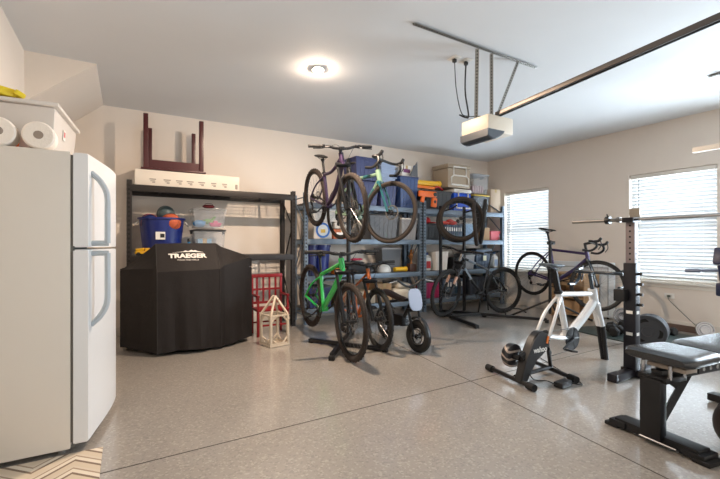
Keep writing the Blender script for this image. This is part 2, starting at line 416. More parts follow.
# ------------------------------------------------------------------ steel racks
def rack(label, X0, X1, Y0, Y1, H, shelves, m, grp, deckm=WIRE):
    t = thing('storage_rack', label, 'shelving rack', ((X0+X1)/2, (Y0+Y1)/2, 0), group=grp)
    w, d = .052, .06
    for x, sx in ((X0, 1), (X1, -1)):
        for y, sy in ((Y0, 1), (Y1, -1)):
            mb = MB()
            mb.bx(min(x, x+sx*w), max(x, x+sx*w), min(y, y+sy*.004), max(y, y+sy*.004), 0, H)
            mb.bx(min(x, x+sx*.004), max(x, x+sx*.004), min(y, y+sy*d), max(y, y+sy*d), 0, H)
            mb.bx(min(x, x+sx*w), max(x, x+sx*w), min(y+sy*d, y+sy*(d-.004)), max(y+sy*d, y+sy*(d-.004)), 0, H)
            mb.bx(x-.004, x+sx*.055, min(y, y+sy*.06)-.003, max(y, y+sy*.06), 0, .006)
            mb.i = 1; z = .06
            while z < H-.03:
                mb.bx(x+sx*.014, x+sx*.030, y-sy*.0012, y+sy*.0002, z, z+.024)
                mb.bx(x-sx*.0012, x+sx*.0002, y+sy*.02, y+sy*.036, z, z+.024)
                z += .05
            mb.build('upright', [m, HOLE], t, True)
    for x, sx in ((X0, 1), (X1, -1)):
        mb = MB(); xx = x+sx*.03
        zs = [.15, .75, 1.35, H-.1]
        for i in range(3):
            a, b = (Y0+.05, Y1-.05) if i % 2 == 0 else (Y1-.05, Y0+.05)
            mb.cyl((xx, a, zs[i]), (xx, b, zs[i+1]), .009, 6)
        for z in (.12, H-.06): mb.cyl((xx, Y0+.05, z), (xx, Y1-.05, z), .009, 6)
        mb.build('side_brace', m, t, True)
    for z in shelves:
        for y in (Y0+.008, Y1-.008):
            mb = MB(); mb.bx(X0+.03, X1-.03, y-.012, y+.012, z-.070, z+.006, .003)
            s = .028 if y < (Y0+Y1)/2 else -.028
            mb.bx(X0+.03, X1-.03, min(y, y+s), max(y, y+s), z-.062, z-.056)
            mb.build('beam', m, t, True)
        for k in range(3):
            x = X0+.04+(X1-X0-.08)*(k+.5)/3
            mb = MB(); mb.bx(x-.015, x+.015, Y0+.02, Y1-.02, z-.03, z-.008); mb.build('cross_bar', m, t, True)
        mb = MB(); x = X0+.04
        while x < X1-.03: mb.cyl((x, Y0+.02, z-.004), (x, Y1-.02, z-.004), .0050, 6); x += .14
        y = Y0+.03
        while y < Y1-.02: mb.cyl((X0+.035, y, z-.0005), (X1-.035, y, z-.0005), .0050, 6); y += .07
        mb.build('wire_deck', deckm, t, True)
    return t
rack('steel rack coloured dark brown for shade, behind the covered grill', .0, 1.985, 5.15, 5.64, 1.83, (.97, 1.775), DARKM, 'steel storage racks')
rack('blue grey steel rack behind the hanging bikes, left of the pair', 2.12, 4.18, 5.16, 5.64, 1.83, (.20, .66, 1.18, 1.69), BLUEG, 'steel storage racks')
rack('blue grey steel rack beside the far window, right of the pair', 4.215, 6.15, 5.16, 5.64, 1.83, (.20, .66, 1.18, 1.69), BLUEG, 'steel storage racks')

# ------------------------------------------------------------------ generic containers
def tote(label, x0, x1, y0, y1, z0, z1, bc, lc=None, name='storage_tote', cat='tote', ribs=4, group=None, rz=0.):
    cx, cy = (x0+x1)/2, (y0+y1)/2; w, d, h = x1-x0, y1-y0, z1-z0
    t = thing(name, label, cat, (cx, cy, z0+.004), (0, 0, rz), group)
    th = .005; lid = .028 if lc else 0; hb = h-lid-.006
    mb = MB()
    # hollow tapered tub: outer and inner shell
    def rect(sx, sy, z): return [(-sx, -sy, z), (sx, -sy, z), (sx, sy, z), (-sx, sy, z)]
    a, b = w/2-.008, d/2-.008; k = .88
    mb.loft([rect(a*k-th, b*k-th, .006), rect(a*k, b*k, 0), rect(a, b, hb-.02), rect(a+.008, b+.008, hb-.02), rect(a+.008, b+.008, hb), rect(a-th, b-th, hb), rect(a*k-th, b*k-th, .006)], cap=False)
    mb.loft([rect(a*k, b*k, .0), rect(a*k, b*k, .006)])
    if ribs:
        for i in range(ribs):
            x = -w/2*.8 + w*.8*(i+.5)/ribs
            mb.loft([[(x*k-.006, -b*k-.006, .01), (x*k+.006, -b*k-.006, .01), (x*k+.006, -b*k+.003, .01), (x*k-.006, -b*k+.003, .01)], [(x-.006, -b-.004, hb-.02), (x+.006, -b-.004, hb-.02), (x+.006, -b+.003, hb-.02), (x-.006, -b+.003, hb-.02)]])
    mb.build('tote_body', bc, t)
    if lc:
        mb = MB(); mb.box((0, 0, hb+lid*.35+.001), (w+.004, d+.004, lid*.7), None, .006); mb.box((0, 0, hb+lid*.8), (w*.84, d*.8, lid*.4), None, .005)
        mb.build('lid', lc, t)
        for s in (-1, 1):
            mb = MB(); mb.box((s*(w/2+.004), 0, hb-.01), (.012, d*.3, .05), None, .004); mb.build('latch', lc, t)
    return t
def carton(label, x0, x1, y0, y1, z0, z1, m, name='cardboard_box', cat='box', stripe=None, rz=0., group=None):
    t = thing(name, label, cat, ((x0+x1)/2, (y0+y1)/2, z0+.004), (0, 0, rz), group)
    w, d, h = x1-x0, y1-y0, z1-z0-.006
    mb = MB(); mb.box((0, 0, h/2), (w, d, h), None, .004); mb.build('box_body', m, t)
    mb = MB(); mb.box((0, 0, h+.0008), (w*.995, .05, .0012)); mb.box((0, -d/2-.0008, h-.03), (.05, .0012, .06)); mb.build('tape', mat('packing_tape', (190, 165, 120), .25), t)
    if stripe:
        mb = MB(); mb.box((0, -d/2-.0012, h*.5), (w*.7, .0012, h*.35)); mb.build('printed_panel', stripe, t)
    return t
KRAFT = mat('kraft_board', (176, 142, 106), .8, var=.06, scale=12)
# ------------------------------------------------------------------ dark rack contents
S1, S2 = .975, 1.78
t = thing('flat_box', 'long white printed box lying flat on the dark rack', 'box', (.66, 5.36, S2+.004))
mb = MB(); mb.box((0, 0, .09), (1.16, .34, .18), None, .004); mb.build('box_body', mat('white_board', (226, 218, 206), .7), t)
mb = MB(); rnd = random.Random(3)
for x in (-.40, -.25, -.12, .0, .13, .27, .40):
    mb.box((x, -.1712, .075), (.06+.03*rnd.random(), .0012, .012)); mb.box((x, -.1712, .055), (.05, .0012, .008)); mb.box((x+.01, -.1712, .04), (.03, .0012, .012))
mb.box((.545, -.1712, .05), (.03, .0014, .06))
mb.build('printing', mat('print_grey', (150, 142, 134), .7), t)

MAR = mat('maroon_wood', (72, 24, 26), .35, var=.12, scale=8)
t = thing('side_table', 'dark red wooden side table upside down on the white box', 'table', (.49, 5.40, 1.968))
mb = MB(); mb.box((0, 0, .012), (.70, .44, .02), None, .005); mb.build('tabletop', MAR, t)
mb = MB()
for y in (-.18, .18): mb.box((0, y, .07), (.58, .02, .10))
for x in (-.28, .28): mb.box((x, 0, .07), (.02, .34, .10))
mb.build('apron', MAR, t)
for x, y, w_, h_ in ((-.30, -.18, .05, .62), (.30, -.18, .05, .62), (-.24, .18, .045, .55), (.26, .18, .045, .55)):
    mb = MB(); mb.box((x, y, .022+h_/2), (w_, w_, h_), None, .004, 1.0); mb.build('leg', MAR, t)

BLUT = mat('royal_blue_plastic', (20, 38, 112), .35); NAVY = mat('navy_plastic', (24, 32, 84), .4)
t = thing('rope_handle_tub', 'round deep blue tub full of balls on the dark rack', 'tub', (.37, 5.40, S1+.004))
mb = MB(); mb.lathe([(.20, 0), (.20, .002), (.245, .42), (.262, .425), (.262, .445), (.24, .445), (.195, .01)], seg=36, scale=(1, .86)); mb.build('tub_body', BLUT, t)
for s in (-1, 1):
    mb = MB(); mb.tube(bez([(s*.25, -.06, .40), (s*.29, -.03, .36), (s*.29, .03, .36), (s*.25, .06, .40)], 6), .008, 6); mb.build('rope_handle', WHITE, t)
mb = MB(); mb.box((-.03, -.205, .23), (.10, .004, .09), (-.1, 0, .0)); mb.i = 1; mb.box((-.01, -.209, .23), (.045, .004, .045), (-.1, 0, 0)); mb.build('label_sticker', [WHITE, BLK], t)
def ball(label, c, r, cols, seam=True):
    mb = MB(); mb.sphere((0, 0, 0), r, 20)
    mb.i = 1
    if seam:
        for n in ((1, 0, 0), (0, 1, 0), (.6, .6, .4)): mb.ring((0, 0, 0), n, r, .002, 28, 4)
    solo(mb, 'ball', cols, label, 'ball', c, rot=(.3, .5, .7))
ORB = mat('basketball_orange', (190, 92, 58), .7, bump=.3, bscale=200)
ball('orange ball with dark seams in the blue tub', (.46, 5.31, S1+.39), .115, [ORB, BLK])
ball('large grey green ball at the back of the blue tub', (.42, 5.50, S1+.505), .105, [mat('ball_teal', (74, 92, 96), .5), mat('ball_seam', (140, 145, 140), .5)])
ball('navy ball with an orange band in the blue tub', (.235, 5.37, S1+.39), .105, [mat('ball_navy', (22, 40, 92), .5), ORB])
tote('clear bin of toys, lower of the pair on the dark rack', .70, 1.08, 5.2, 5.56, S1, 1.30, CLEAR, BLK, name='clear_bin', cat='bin', ribs=0)
tote('clear bin of bright toys, upper of the pair on the dark rack', .69, 1.09, 5.2, 5.56, 1.31, 1.56, CLEAR, CLEAR, name='clear_bin', cat='bin', ribs=0)
def toy(name, label, c, mats, shape):
    mb = MB(); shape(mb); solo(mb, name, mats, label, 'toy', c)
TOYB = mat('toy_blue', (40, 130, 190), .4); TOYG = mat('toy_green', (90, 150, 50), .4); TOYP = mat('toy_pink', (200, 60, 120), .4)
TOYO = mat('toy_orange', (230, 120, 30), .4); TOYR = mat('toy_red', (180, 30, 35), .4); TOYY = mat('toy_yellow', (230, 180, 40), .4)
toy('toy_whale', 'light blue plastic toy in the upper clear bin', (.78, 5.32, 1.365), TOYB, lambda m: (m.sphere((0, 0, .0), .058, 12, (1.3, 1, .8)), m.box((.06, 0, .02), (.03, .05, .02), (0, -.5, 0), .005)))
toy('toy_dinosaur', 'green plastic toy in the upper clear bin', (.90, 5.40, 1.38), TOYG, lambda m: (m.sphere((0, 0, .02), .045, 12, (1.5, .8, .8)), m.tube([(.04, 0, .03), (.07, 0, .07), (.09, 0, .08)], [.02, .015, .012], 8)))
toy('toy_boat', 'pink plastic toy in the upper clear bin', (.97, 5.30, 1.355), TOYP, lambda m: (m.box((0, 0, .0), (.16, .06, .05), None, .015, .7), m.box((0, 0, .035), (.05, .04, .03), None, .006)))
carton('pale blue puzzle box in the lower clear bin', .76, .92, 5.28, 5.45, S1+.012, 1.18, mat('pale_blue_card', (120, 170, 205), .6), name='puzzle_box')
toy('toy_blocks', 'red and cream toy blocks in the lower clear bin', (.99, 5.33, S1+.04), [TOYR, WHITE], lambda m: (m.box((0, 0, 0), (.06, .05, .05), None, .005), m.box((-.01, 0, .05), (.05, .05, .05), (0, 0, .4), .005), setattr(m, 'i', 1), m.box((.0, -.06, 0), (.05, .05, .05), (0, 0, .2), .005)))
t = thing('spray_bottle', 'small blue bottle between the tub and clear bins', 'bottle', (.655, 5.27, S1+.004))
mb = MB(); mb.lathe([(.03, 0), (.032, .1), (.018, .14), (.014, .16)]); mb.build('bottle_body', TOYB, t)
mb = MB(); mb.lathe([(.017, .16), (.017, .19), (.01, .2)]); mb.build('cap', BLK, t)
def truck(label, c, body, rz):
    t = thing('toy_truck', label, 'toy', c, (0, 0, rz))
    mb = MB(); mb.box((0, 0, .035), (.16, .07, .03), None, .006); mb.box((.045, 0, .065), (.05, .065, .045), None, .008); mb.build('truck_body', body, t)
    mb = MB(); mb.box((-.03, 0, .065), (.09, .07, .035), (0, -.15, 0), .004, .8); mb.build('dump_bed', body, t)
    for x in (-.05, .05):
        for y in (-.04, .04):
            mb = MB(); mb.cyl((x, y-.01, .02), (x, y+.01, .02), .02, 12); mb.build('wheel', BLK, t)
truck('yellow toy truck on the dark rack by the left upright', (.16, 5.21, S1+.004), TOYY, .1)
truck('red toy truck on the dark rack behind the yellow one', (.19, 5.31, S1+.004), TOYR, -.3)
mb = MB(); mb.sphere((0, 0, .024), .03, 12, (2.6, 1.4, .8)); mb.tube(bez([(-.05, 0, .04), (-.03, 0, .06), (.03, 0, .06), (.05, 0, .04)], 5), .004, 6)
solo(mb, 'drawstring_bag', mat('wine_cloth', (92, 24, 30), .8, bump=.5, bscale=25), 'wine red cloth bag on top of the clear bins', 'bag', (.9, 5.36, 1.563))

# ------------------------------------------------------------------ covered grill
COVER = mat('black_cover_fabric', (33, 29, 28), .65, spec=.25, var=.12, scale=6, bump=.35, bscale=14)
def grill():
    t = thing('covered_grill', 'large grill under a fitted black cover with white lettering', 'grill cover', (.60, 4.85, 0))
    # section per X station: front Y at hem, shoulder Y/Z, top Y range / Z, back
    st = [(-.06, 4.86, 4.88, .83, 4.97, .845, 5.02, 5.04), (-.02, 4.80, 4.83, .845, 4.92, .86, 5.04, 5.06), (.22, 4.50, 4.53, .86, 4.72, 1.07, 5.05, 5.07),
          (.26, 4.40, 4.45, .83, 4.66, 1.115, 5.05, 5.07), (.50, 4.36, 4.43, .835, 4.65, 1.12, 5.05, 5.07), (.86, 4.38, 4.44, .845, 4.66, 1.12, 5.05, 5.07),
          (.92, 4.46, 4.50, .88, 4.68, 1.08, 5.05, 5.07), (1.20, 4.58, 4.60, .955, 4.74, .985, 5.04, 5.06), (1.255, 4.64, 4.66, .945, 4.78, .965, 5.0, 5.04)]
    def sec(a, b, f):
        return [p+(q-p)*f for p, q in zip(a, b)]
    rows = []; rnd = random.Random(5)
    for a, b in zip(st, st[1:]):
        n = max(2, int((b[0]-a[0])/.04))
        for k in range(n): rows.append(sec(a, b, k/n))
    rows.append(list(st[-1]))
    R = []
    for s_ in rows:
        x, yh, ys, zs, yt, zt, yb, ybb = s_
        pl = []
        for k in range(9):
            u = k/8; z = .035+(zs-.035)*u
            amp = (1-u)**1.0*.022
            y = yh + (ys-yh)*u + amp*math.sin(x*17+.6)+amp*.6*math.sin(x*41+2+u*2)
            pl.append((x, y, z-(.01*math.sin(x*9) if k == 0 else 0)))
        for k in range(1, 5):
            u = k/4; pl.append((x, ys+(yt-ys)*u, zs+(zt-zs)*u - .012*math.sin(u*PI)))
        pl.append((x, (yt+yb)/2, zt-.008)); pl.append((x, yb, zt-.02))
        for k in range(1, 5): pl.append((x, yb+(ybb-yb)*k/4, (zt-.03)*(1-k/4)+.035))
        R.append(pl)
    mb = MB(); mb.loft(R, cap=True, closed=False)
    o = mb.build('cover', COVER, t, True, ang=28)
    for f in o.data.polygons: f.use_smooth = True
    # seams and strap
    for i in (0, 1):
        mb = MB(); pl = None
        x = (.26, .86)[i]
        for r in R:
            if abs(r[0][0]-x) < .012: pl = r
        mb.tube([V(p)+V((0, -.003, 0)) for p in pl[:13]], .0035, 5)
        mb.build('seam', mat('cover_piping', (34, 30, 29), .7), t, True)
    for x in (.0, 1.2):
        for y in (4.93, 5.0):
            pass
    for x, y in ((.15, 4.9), (1.1, 4.75), (.15, 5.0), (1.1, 5.0)):
        mb = MB(); mb.cyl((x-.012, y, .035), (x+.012, y, .035), .035, 14); mb.cyl((x, y, .035), (x, y, .12), .012, 8); mb.build('caster', BLKR, t, True)
    LET = mat('logo_white', (225, 220, 212), .6)
    import mathutils
    # lettering lies on the sloping front of the lid
    p0 = V((.555, 4.552, .985)); ang = math.atan2(1.12-.835, 4.65-4.43)
    tx = text('lettering', 'TRAEGER', .073, LET, t, WM(t).inverted() @ p0, (ang, 0, 0), .0008, bold=.0035); tx.scale = (1.18, 1, 1)
    tx2 = text('lettering', 'WOOD FIRED GRILLS', .022, LET, t, WM(t).inverted() @ (p0+V((0, -.032, -.041))), (ang, 0, 0))
    mb = MB()
    pts = [(-.155, 0), (-.05, .012), (-.03, .026), (.0, .016), (.03, .034), (.05, .024), (.07, .030), (.09, .018), (.155, 0), (.05, .008), (-.05, .006)]
    mb.prism([(a, b) for a, b in pts], .0015, Matrix.Translation(p0+V((0.01, .026, .036))) @ Euler((ang, 0, 0)).to_matrix().to_4x4())
    mb.build('mountain_logo', LET, t, True)
grill()

# ------------------------------------------------------------------ red chair, wooden lantern
RED = mat('red_wood_paint', (132, 16, 24), .45, var=.08)
t = thing('kids_chair', 'red wooden slat back child chair between grill and rack', 'chair', (1.5, 4.86, 0))
mb = MB(); mb.bx(1.34, 1.74, 4.72, 5.02, .30, .325, .006); mb.build('seat', RED, t, True)
for x in (1.355, 1.725):
    mb = MB(); mb.bx(x-.014, x+.014, 4.73, 4.76, 0, .30, .003); mb.build('leg', RED, t, True)
    mb = MB(); mb.bx(x-.014, x+.014, 4.99, 5.02, 0, .72, .003); mb.build('back_post', RED, t, True)
    mb = MB(); mb.bx(x-.014, x+.014, 4.72, 5.0, .47, .495, .004); mb.bx(x-.012, x+.012, 4.735, 4.757, .325, .47); mb.build('armrest', RED, t, True)
mb = MB(); mb.bx(1.34, 1.74, 4.985, 5.02, .69, .735, .005); mb.bx(1.355, 1.725, 4.995, 5.015, .53, .555); mb.bx(1.355, 1.725, 4.995, 5.015, .36, .39); mb.build('top_rail', RED, t, True)
for k in range(4):
    x = 1.415+.08*k
    mb = MB(); mb.bx(x-.012, x+.012, 4.998, 5.012, .36, .69); mb.build('slat', RED, t, True)
for y_ in (4.735, 4.995): mb = MB(); mb.bx(1.36, 1.72, y_, y_+.018, .12, .14); mb.build('stretcher', RED, t, True)

LW = mat('whitewashed_wood', (205, 190, 170), .7, var=.12, scale=15)
t = thing('wooden_lantern', 'whitewashed wooden house shaped lantern frame on the floor', 'lantern', (1.41, 4.30, 0), (0, 0, .22))
a = .105; s_ = .011
for x in (-a, a):
    for y in (-a, a): mb = MB(); mb.box((x, y, .175), (.025, .025, .33), None, .002); mb.build('corner_post', LW, t)
mb = MB(); mb.box((0, 0, .012), (.24, .24, .018), None, .003); mb.build('base', LW, t)
for z in (.03, .335):
    for q in (-a, a):
        mb = MB(); mb.box((q, 0, z), (.018, .2, .018)); mb.build('frame_rail', LW, t)
        mb = MB(); mb.box((0, q, z), (.2, .018, .018)); mb.build('frame_rail', LW, t)
mb = MB()
for q in (-a, a):
    mb.cyl((-a, q, .34), (0, 0 if False else q*.15, .54), .014, 4); mb.cyl((a, q, .34), (0, q*.15, .54), .014, 4)
mb.build('roof_rafter', LW, t)
for q in (-a, a):
    for x0, z0, x1, z1 in ((-a, .26, -.04, .33), (a, .26, .04, .33), (-a, .1, -.04, .035), (a, .1, .04, .035)):
        mb = MB(); mb.cyl((x0, q, z0), (x1, q, z1), .010, 4); mb.build('corner_brace', LW, t)
        mb = MB(); mb.cyl((q, x0, z0), (q, x1, z1), .010, 4); mb.build('corner_brace', LW, t)

# ------------------------------------------------------------------ left blue rack contents (shelf tops .205, .665, 1.185, 1.695)
A1, A2, A3, A4 = .206, .666, 1.186, 1.696
PURB = mat('periwinkle_plastic', (42, 50, 100), .45); LBL = mat('sky_blue_plastic', (150, 168, 198), .45); MIDB = mat('steel_blue_plastic', (44, 70, 122), .4)
GREYP = mat('grey_plastic', (92, 94, 98), .5); LGREY = mat('light_grey_plastic', (160, 162, 166), .5)
tote('purple blue tote on the left blue rack, below the tilted one', 2.92, 3.37, 5.2, 5.6, A4, 2.08, PURB, NAVY)
tote('purple blue tote, upper one behind the hanging bikes', 2.94, 3.36, 5.2, 5.6, 2.085, 2.44, PURB, PURB, rz=.06)
tote('deep blue tote under the stacked light blue trays', 3.41, 3.72, 5.22, 5.6, A4, 2.05, PURB, None)
for k in range(6):
    mb = MB(); z = 0
    mb.loft([[(-.12, -.17, 0), (.12, -.17, 0), (.12, .17, 0), (-.12, .17, 0)], [(-.145, -.19, .055), (.145, -.19, .055), (.145, .19, .055), (-.145, .19, .055)]])
    mb.box((0, 0, .051), (.31, .40, .010), None, .003)
    solo(mb, 'stacked_tray', [LBL], 'light blue tray, %s of the six stacked on the top shelf' % ('lowest', 'second lowest', 'third lowest', 'third highest', 'second highest', 'highest')[k], 'tray', (3.56, 5.41, 2.055+.058*k), 'light blue trays on the top shelf')
tote('steel blue tote on the top shelf left of the orange toys', 3.77, 4.14, 5.2, 5.6, A4, 2.22, MIDB, NAVY)
carton('white box with purple printing on the steel blue tote', 3.84, 4.05, 5.28, 5.5, 2.222, 2.40, WHITE, name='printed_box', stripe=mat('purple_print', (120, 60, 110), .6), rz=.1)
mb = MB(); mb.prism([(-.1, 0), (.1, 0), (.12, .26)], .012, Euler((PI/2-.1, 0, .2)).to_matrix().to_4x4()); solo(mb, 'craft_triangle', GREYP, 'grey triangular panel leaning on the steel blue tote top', 'panel', (4.06, 5.24, 2.226))
mb = MB(); mb.tube([(0, 0, 0), (.09, .02, .2)], .012, 8); solo(mb, 'blue_tube', MIDB, 'short blue tube leaning above the steel blue tote', 'tube', (4.1, 5.36, 2.235))
# second shelf
t = thing('round_label_box', 'white box with a blue ringed round picture', 'box', (2.42, 5.38, A3+.004))
mb = MB(); mb.box((0, 0, .12), (.28, .34, .24), None, .006); mb.build('box_body', mat('box_white_orange', (215, 205, 195), .6), t)
mb = MB(); mb.lathe([(.11, 0), (.11, .003)], (0, -.171, .12), (0, -1, 0), 28); mb.i = 1; mb.lathe([(.08, .003), (.08, .005)], (0, -.171, .12), (0, -1, 0), 28); mb.i = 2; mb.box((0, -.177, .11), (.07, .002, .05))
mb.build('round_picture', [mat('label_blue', (50, 110, 190), .5), WHITE, TOYY], t)
tote('milky flat bin lying on the round picture box', 2.26, 2.78, 5.2, 5.56, 1.432, 1.62, MILKY, WHITE, ribs=0)
carton('rust orange carton beside the round picture box', 2.59, 2.86, 5.2, 5.5, A3, 1.33, mat('rust_card', (165, 92, 62), .7), stripe=WHITE)
carton('white carton on the rust orange one', 2.60, 2.84, 5.2, 5.5, 1.335, 1.428, mat('white_card', (205, 200, 192), .7))
tote('dark grey tote with black lid on the second shelf', 3.20, 3.74, 5.2, 5.6, A3, 1.585, GREYP, BLK, ribs=5)
tote('pale grey white tote beside the dark grey tote', 3.80, 4.12, 5.2, 5.6, A3, 1.54, LGREY, WHITE)
mb = MB(); mb.sphere((0, 0, .05), .06, 12, (2.3, 1.5, .8)); solo(mb, 'cloth_bundle', mat('dark_cloth', (52, 46, 44), .9, bump=.6, bscale=20), 'dark cloth bundle left of the dark grey tote', 'bag', (3.02, 5.35, A3+.006))
# third shelf
for i, (x, m_, lb) in enumerate(((2.47, BLUT, 'bright blue bucket on the third shelf behind the green bike'), (2.262, NAVY, 'navy bucket behind the rack upright by the green bike'))):
    r = .15 if i == 0 else .085
    t = thing('bucket', lb, 'bucket', (x, 5.42 if i == 0 else 5.26, A2+.004))
    mb = MB(); mb.lathe([(r*.8, 0), (r*.8, .001), (r, .40), (r*1.06, .405), (r*1.06, .43), (r*.97, .43), (r*.76, .012)], seg=28); mb.build('bucket_body', m_, t)
    mb = MB(); mb.tube(arc((0, 0, .40), (1, 0, 0), (0, -.3, -1), r*1.07, 0, PI, 14), .003, 5); mb.build('bail_handle', STEEL, t)
def helmet(label, c, shell, rz, vent=BLK):
    t = thing('bike_helmet', label, 'helmet', c, (0, 0, rz))
    mb = MB(); pr = [(.10, 0), (.102, .03), (.09, .075), (.06, .11), (.02, .122), (.001, .123)]
    mb.lathe(pr, scale=(1.3, 1)); mb.build('shell', shell, t)
    for k in range(5):
        a = -.6+.3*k
        mb = MB(); mb.tube(bez([(.10, math.sin(a)*.05, .065), (.0, math.sin(a)*.08, .118-abs(a)*.03), (-.10, math.sin(a)*.05, .07)], 6), .008, 6); mb.build('vent', vent, t)
    mb = MB(); mb.tube(bez([(.03, -.1, .02), (.02, -.08, -.0), (.01, 0, -.002), (.02, .08, 0), (.03, .1, .02)], 5), .004, 5); mb.build('strap', BLK, t)
helmet('white bike helmet on the third shelf', (3.50, 5.27, A2+.008), WHITE, .3)
helmet('black bike helmet on the third shelf left of the white one', (3.27, 5.36, A2+.008), BLK, 1.2, GREYP)
mb = MB(); mb.cyl((-.11, 0, .04), (.11, 0, .04), .035, 16); mb.cyl((.11, 0, .04), (.135, 0, .04), .04, 16); solo(mb, 'flashlight', TOYY, 'yellow cylinder lamp beside the white helmet', 'flashlight', (3.78, 5.23, A2+.006), rot=(0, 0, .1))
mb = MB(); mb.box((0, 0, .075), (.36, .28, .14), (0, 0, 0), .04); mb.box((.02, -.03, .16), (.24, .2, .05), (0, .1, .2), .02); solo(mb, 'gear_bag', mat('black_nylon', (28, 27, 29), .7, bump=.4, bscale=30), 'black gear bag on the third shelf below the pink gloves', 'bag', (2.98, 5.36, A2+.006))
mb = MB(); mb.sphere((0, 0, .02), .05, 10, (1.6, .8, .4)); mb.sphere((.09, .02, .02), .045, 10, (1.5, .7, .4))
solo(mb, 'gloves', mat('pink_cloth', (205, 60, 90), .8), 'pink gloves on top of the black gear bag', 'gloves', (3.0, 5.32, A2+.195))
mb = MB(); mb.box((0, 0, .045), (.20, .16, .09), None, .02); solo(mb, 'tool_pouch', TOYO, 'orange pouch on the third shelf beside the gear bag', 'pouch', (2.70, 5.24, A2+.006))
tote('dark translucent grey bin on the third shelf', 3.54, 3.93, 5.38, 5.62, A2, 1.06, GREYP, LGREY, ribs=0)
t = thing('trophy', 'bronze brown trophy figure by the rack upright', 'trophy', (4.04, 5.27, A2+.004))
BRZ = mat('bronze', (120, 78, 42), .35, .7)
mb = MB(); mb.box((0, 0, .06), (.12, .10, .12), None, .006); mb.build('plinth', mat('trophy_wood', (70, 42, 28), .5), t)
mb = MB(); mb.lathe([(.03, .12), (.015, .15), (.02, .2), (.035, .25), (.03, .29), (.012, .31)]); mb.sphere((0, 0, .335), .028, 12); mb.tube([(0, 0, .28), (.05, 0, .31), (.06, 0, .37)], [.012, .01, .008], 6); mb.tube([(0, 0, .28), (-.05, 0, .25), (-.03, 0, .21)], [.012, .01, .008], 6); mb.build('figure', BRZ, t)
mb = MB(); mb.box((0, 0, .012), (.24, .16, .02), None, .004); solo(mb, 'white_book', WHITE, 'thin white book lying in front of the grey bin', 'book', (3.70, 5.24-.03+.0, A2+.006)) if False else None
# bottom shelf
carton('tan carton on the bottom shelf behind the orange bike', 3.34, 3.60, 5.2, 5.5, A1, .50, KRAFT, name='carton')
carton('brown carton at the left end of the bottom shelf', 2.62, 2.98, 5.2, 5.55, A1, .47, mat('brown_board', (140, 104, 74), .85), name='carton')
carton('pale carton on the bottom shelf behind the green bike', 3.02, 3.30, 5.2, 5.5, A1, .40, mat('pale_board', (190, 172, 148), .85), name='carton')
mb = MB(); mb.box((0, 0, .10), (.40, .30, .20), None, .07); mb.box((.02, -.02, .24), (.30, .24, .10), (.1, .05, .2), .045); solo(mb, 'folded_blankets', mat('cream_cloth', (208, 196, 178), .9, bump=.7, bscale=14), 'pile of cream cloth on the bottom shelf', 'blankets', (3.84, 5.36, A1+.006), sub=1)
tote('dark blue tote at the left end under the buckets', 2.2, 2.58, 5.2, 5.56, A1, .52, NAVY, BLK)

# ------------------------------------------------------------------ right blue rack contents
tote('long black tote under the yellow and orange toys', 4.28, 4.87, 5.2, 5.6, A4, 2.03, mat('charcoal_plastic', (44, 44, 46), .5), BLK, ribs=5)
t = thing('toy_launcher', 'yellow and orange toy launcher on the long black tote', 'toy', (4.37, 5.30, 2.035), (0, 0, .12))
mb = MB(); mb.cyl((-.30, 0, .10), (.28, 0, .12), .045, 14); mb.cyl((.28, 0, .12), (.34, 0, .122), .055, 14); mb.build('barrel', TOYY, t)
mb = MB(); mb.box((-.05, 0, .035), (.5, .07, .05), None, .015); mb.build('stock', TOYO, t)
mb = MB(); mb.tube(bez([(.18, 0, .03), (.28, -.02, .07), (.42, 0, .03)], 6), .018, 8); mb.build('strap', TOYR, t)
t = thing('toy_blaster', 'orange toy blaster hanging at the rack uprights', 'toy', (4.24, 5.10, 1.78))
mb = MB(); mb.box((.0, 0, .15), (.36, .05, .10), None, .02); mb.box((.14, 0, .02), (.10, .05, .16), (0, .1, 0), .02); mb.box((-.10, 0, .06), (.06, .045, .10), (0, .2, 0), .015); mb.build('blaster_body', mat('bright_orange', (235, 110, 35), .4), t)
mb = MB(); mb.cyl((.14, -.035, .15), (.14, .035, .15), .032, 14); mb.cyl((.14, -.03, .03), (.14, .03, .03), .025, 14); mb.build('drum', BLK, t)
mb = MB(); mb.tube([(-.1, 0, .2), (-.1, .04, .23), (-.1, .07, .2)], .004, 5); mb.build('hook', BLK, t)
def cooler(label, x0, x1, y0, y1, z0, z1, body, band, name='cooler'):
    t = thing(name, label, 'cooler', ((x0+x1)/2, (y0+y1)/2, z0+.004)); w, d, h = x1-x0, y1-y0, z1-z0
    mb = MB(); mb.box((0, 0, h*.40), (w, d, h*.8), None, .03); mb.build('cooler_body', body, t)
    mb = MB(); mb.box((0, 0, h*.9-.004), (w+.01, d+.01, h*.2-.012), None, .02); mb.build('lid', WHITE if band else body, t)
    mb = MB(); p = [(-w*.28, -d/2-.012, h*.85), (-w*.28, -d/2-.012, h*.5), (-w*.38, -d/2-.012, h*.4), (-w*.38, -d/2-.012, h*.12), (w*.38, -d/2-.012, h*.12), (w*.38, -d/2-.012, h*.4), (w*.28, -d/2-.012, h*.5), (w*.28, -d/2-.012, h*.85)]
    mb.tube(p, .014, 8, closed=True); mb.tube([p[1], p[6]], .012, 8); mb.build('handle_frame', WHITE, t)
    return t
cooler('blue and white cooler on the top shelf below the beige one', 4.92, 5.33, 5.2, 5.55, A4, 2.09, mat('cooler_blue', (30, 80, 190), .35), True)
cooler('large beige cooler standing on the blue cooler', 4.78, 5.31, 5.2, 5.62, 2.095, 2.52, mat('cooler_beige', (168, 152, 132), .5), False)
YEL = mat('yellow_lid', (225, 190, 60), .4)
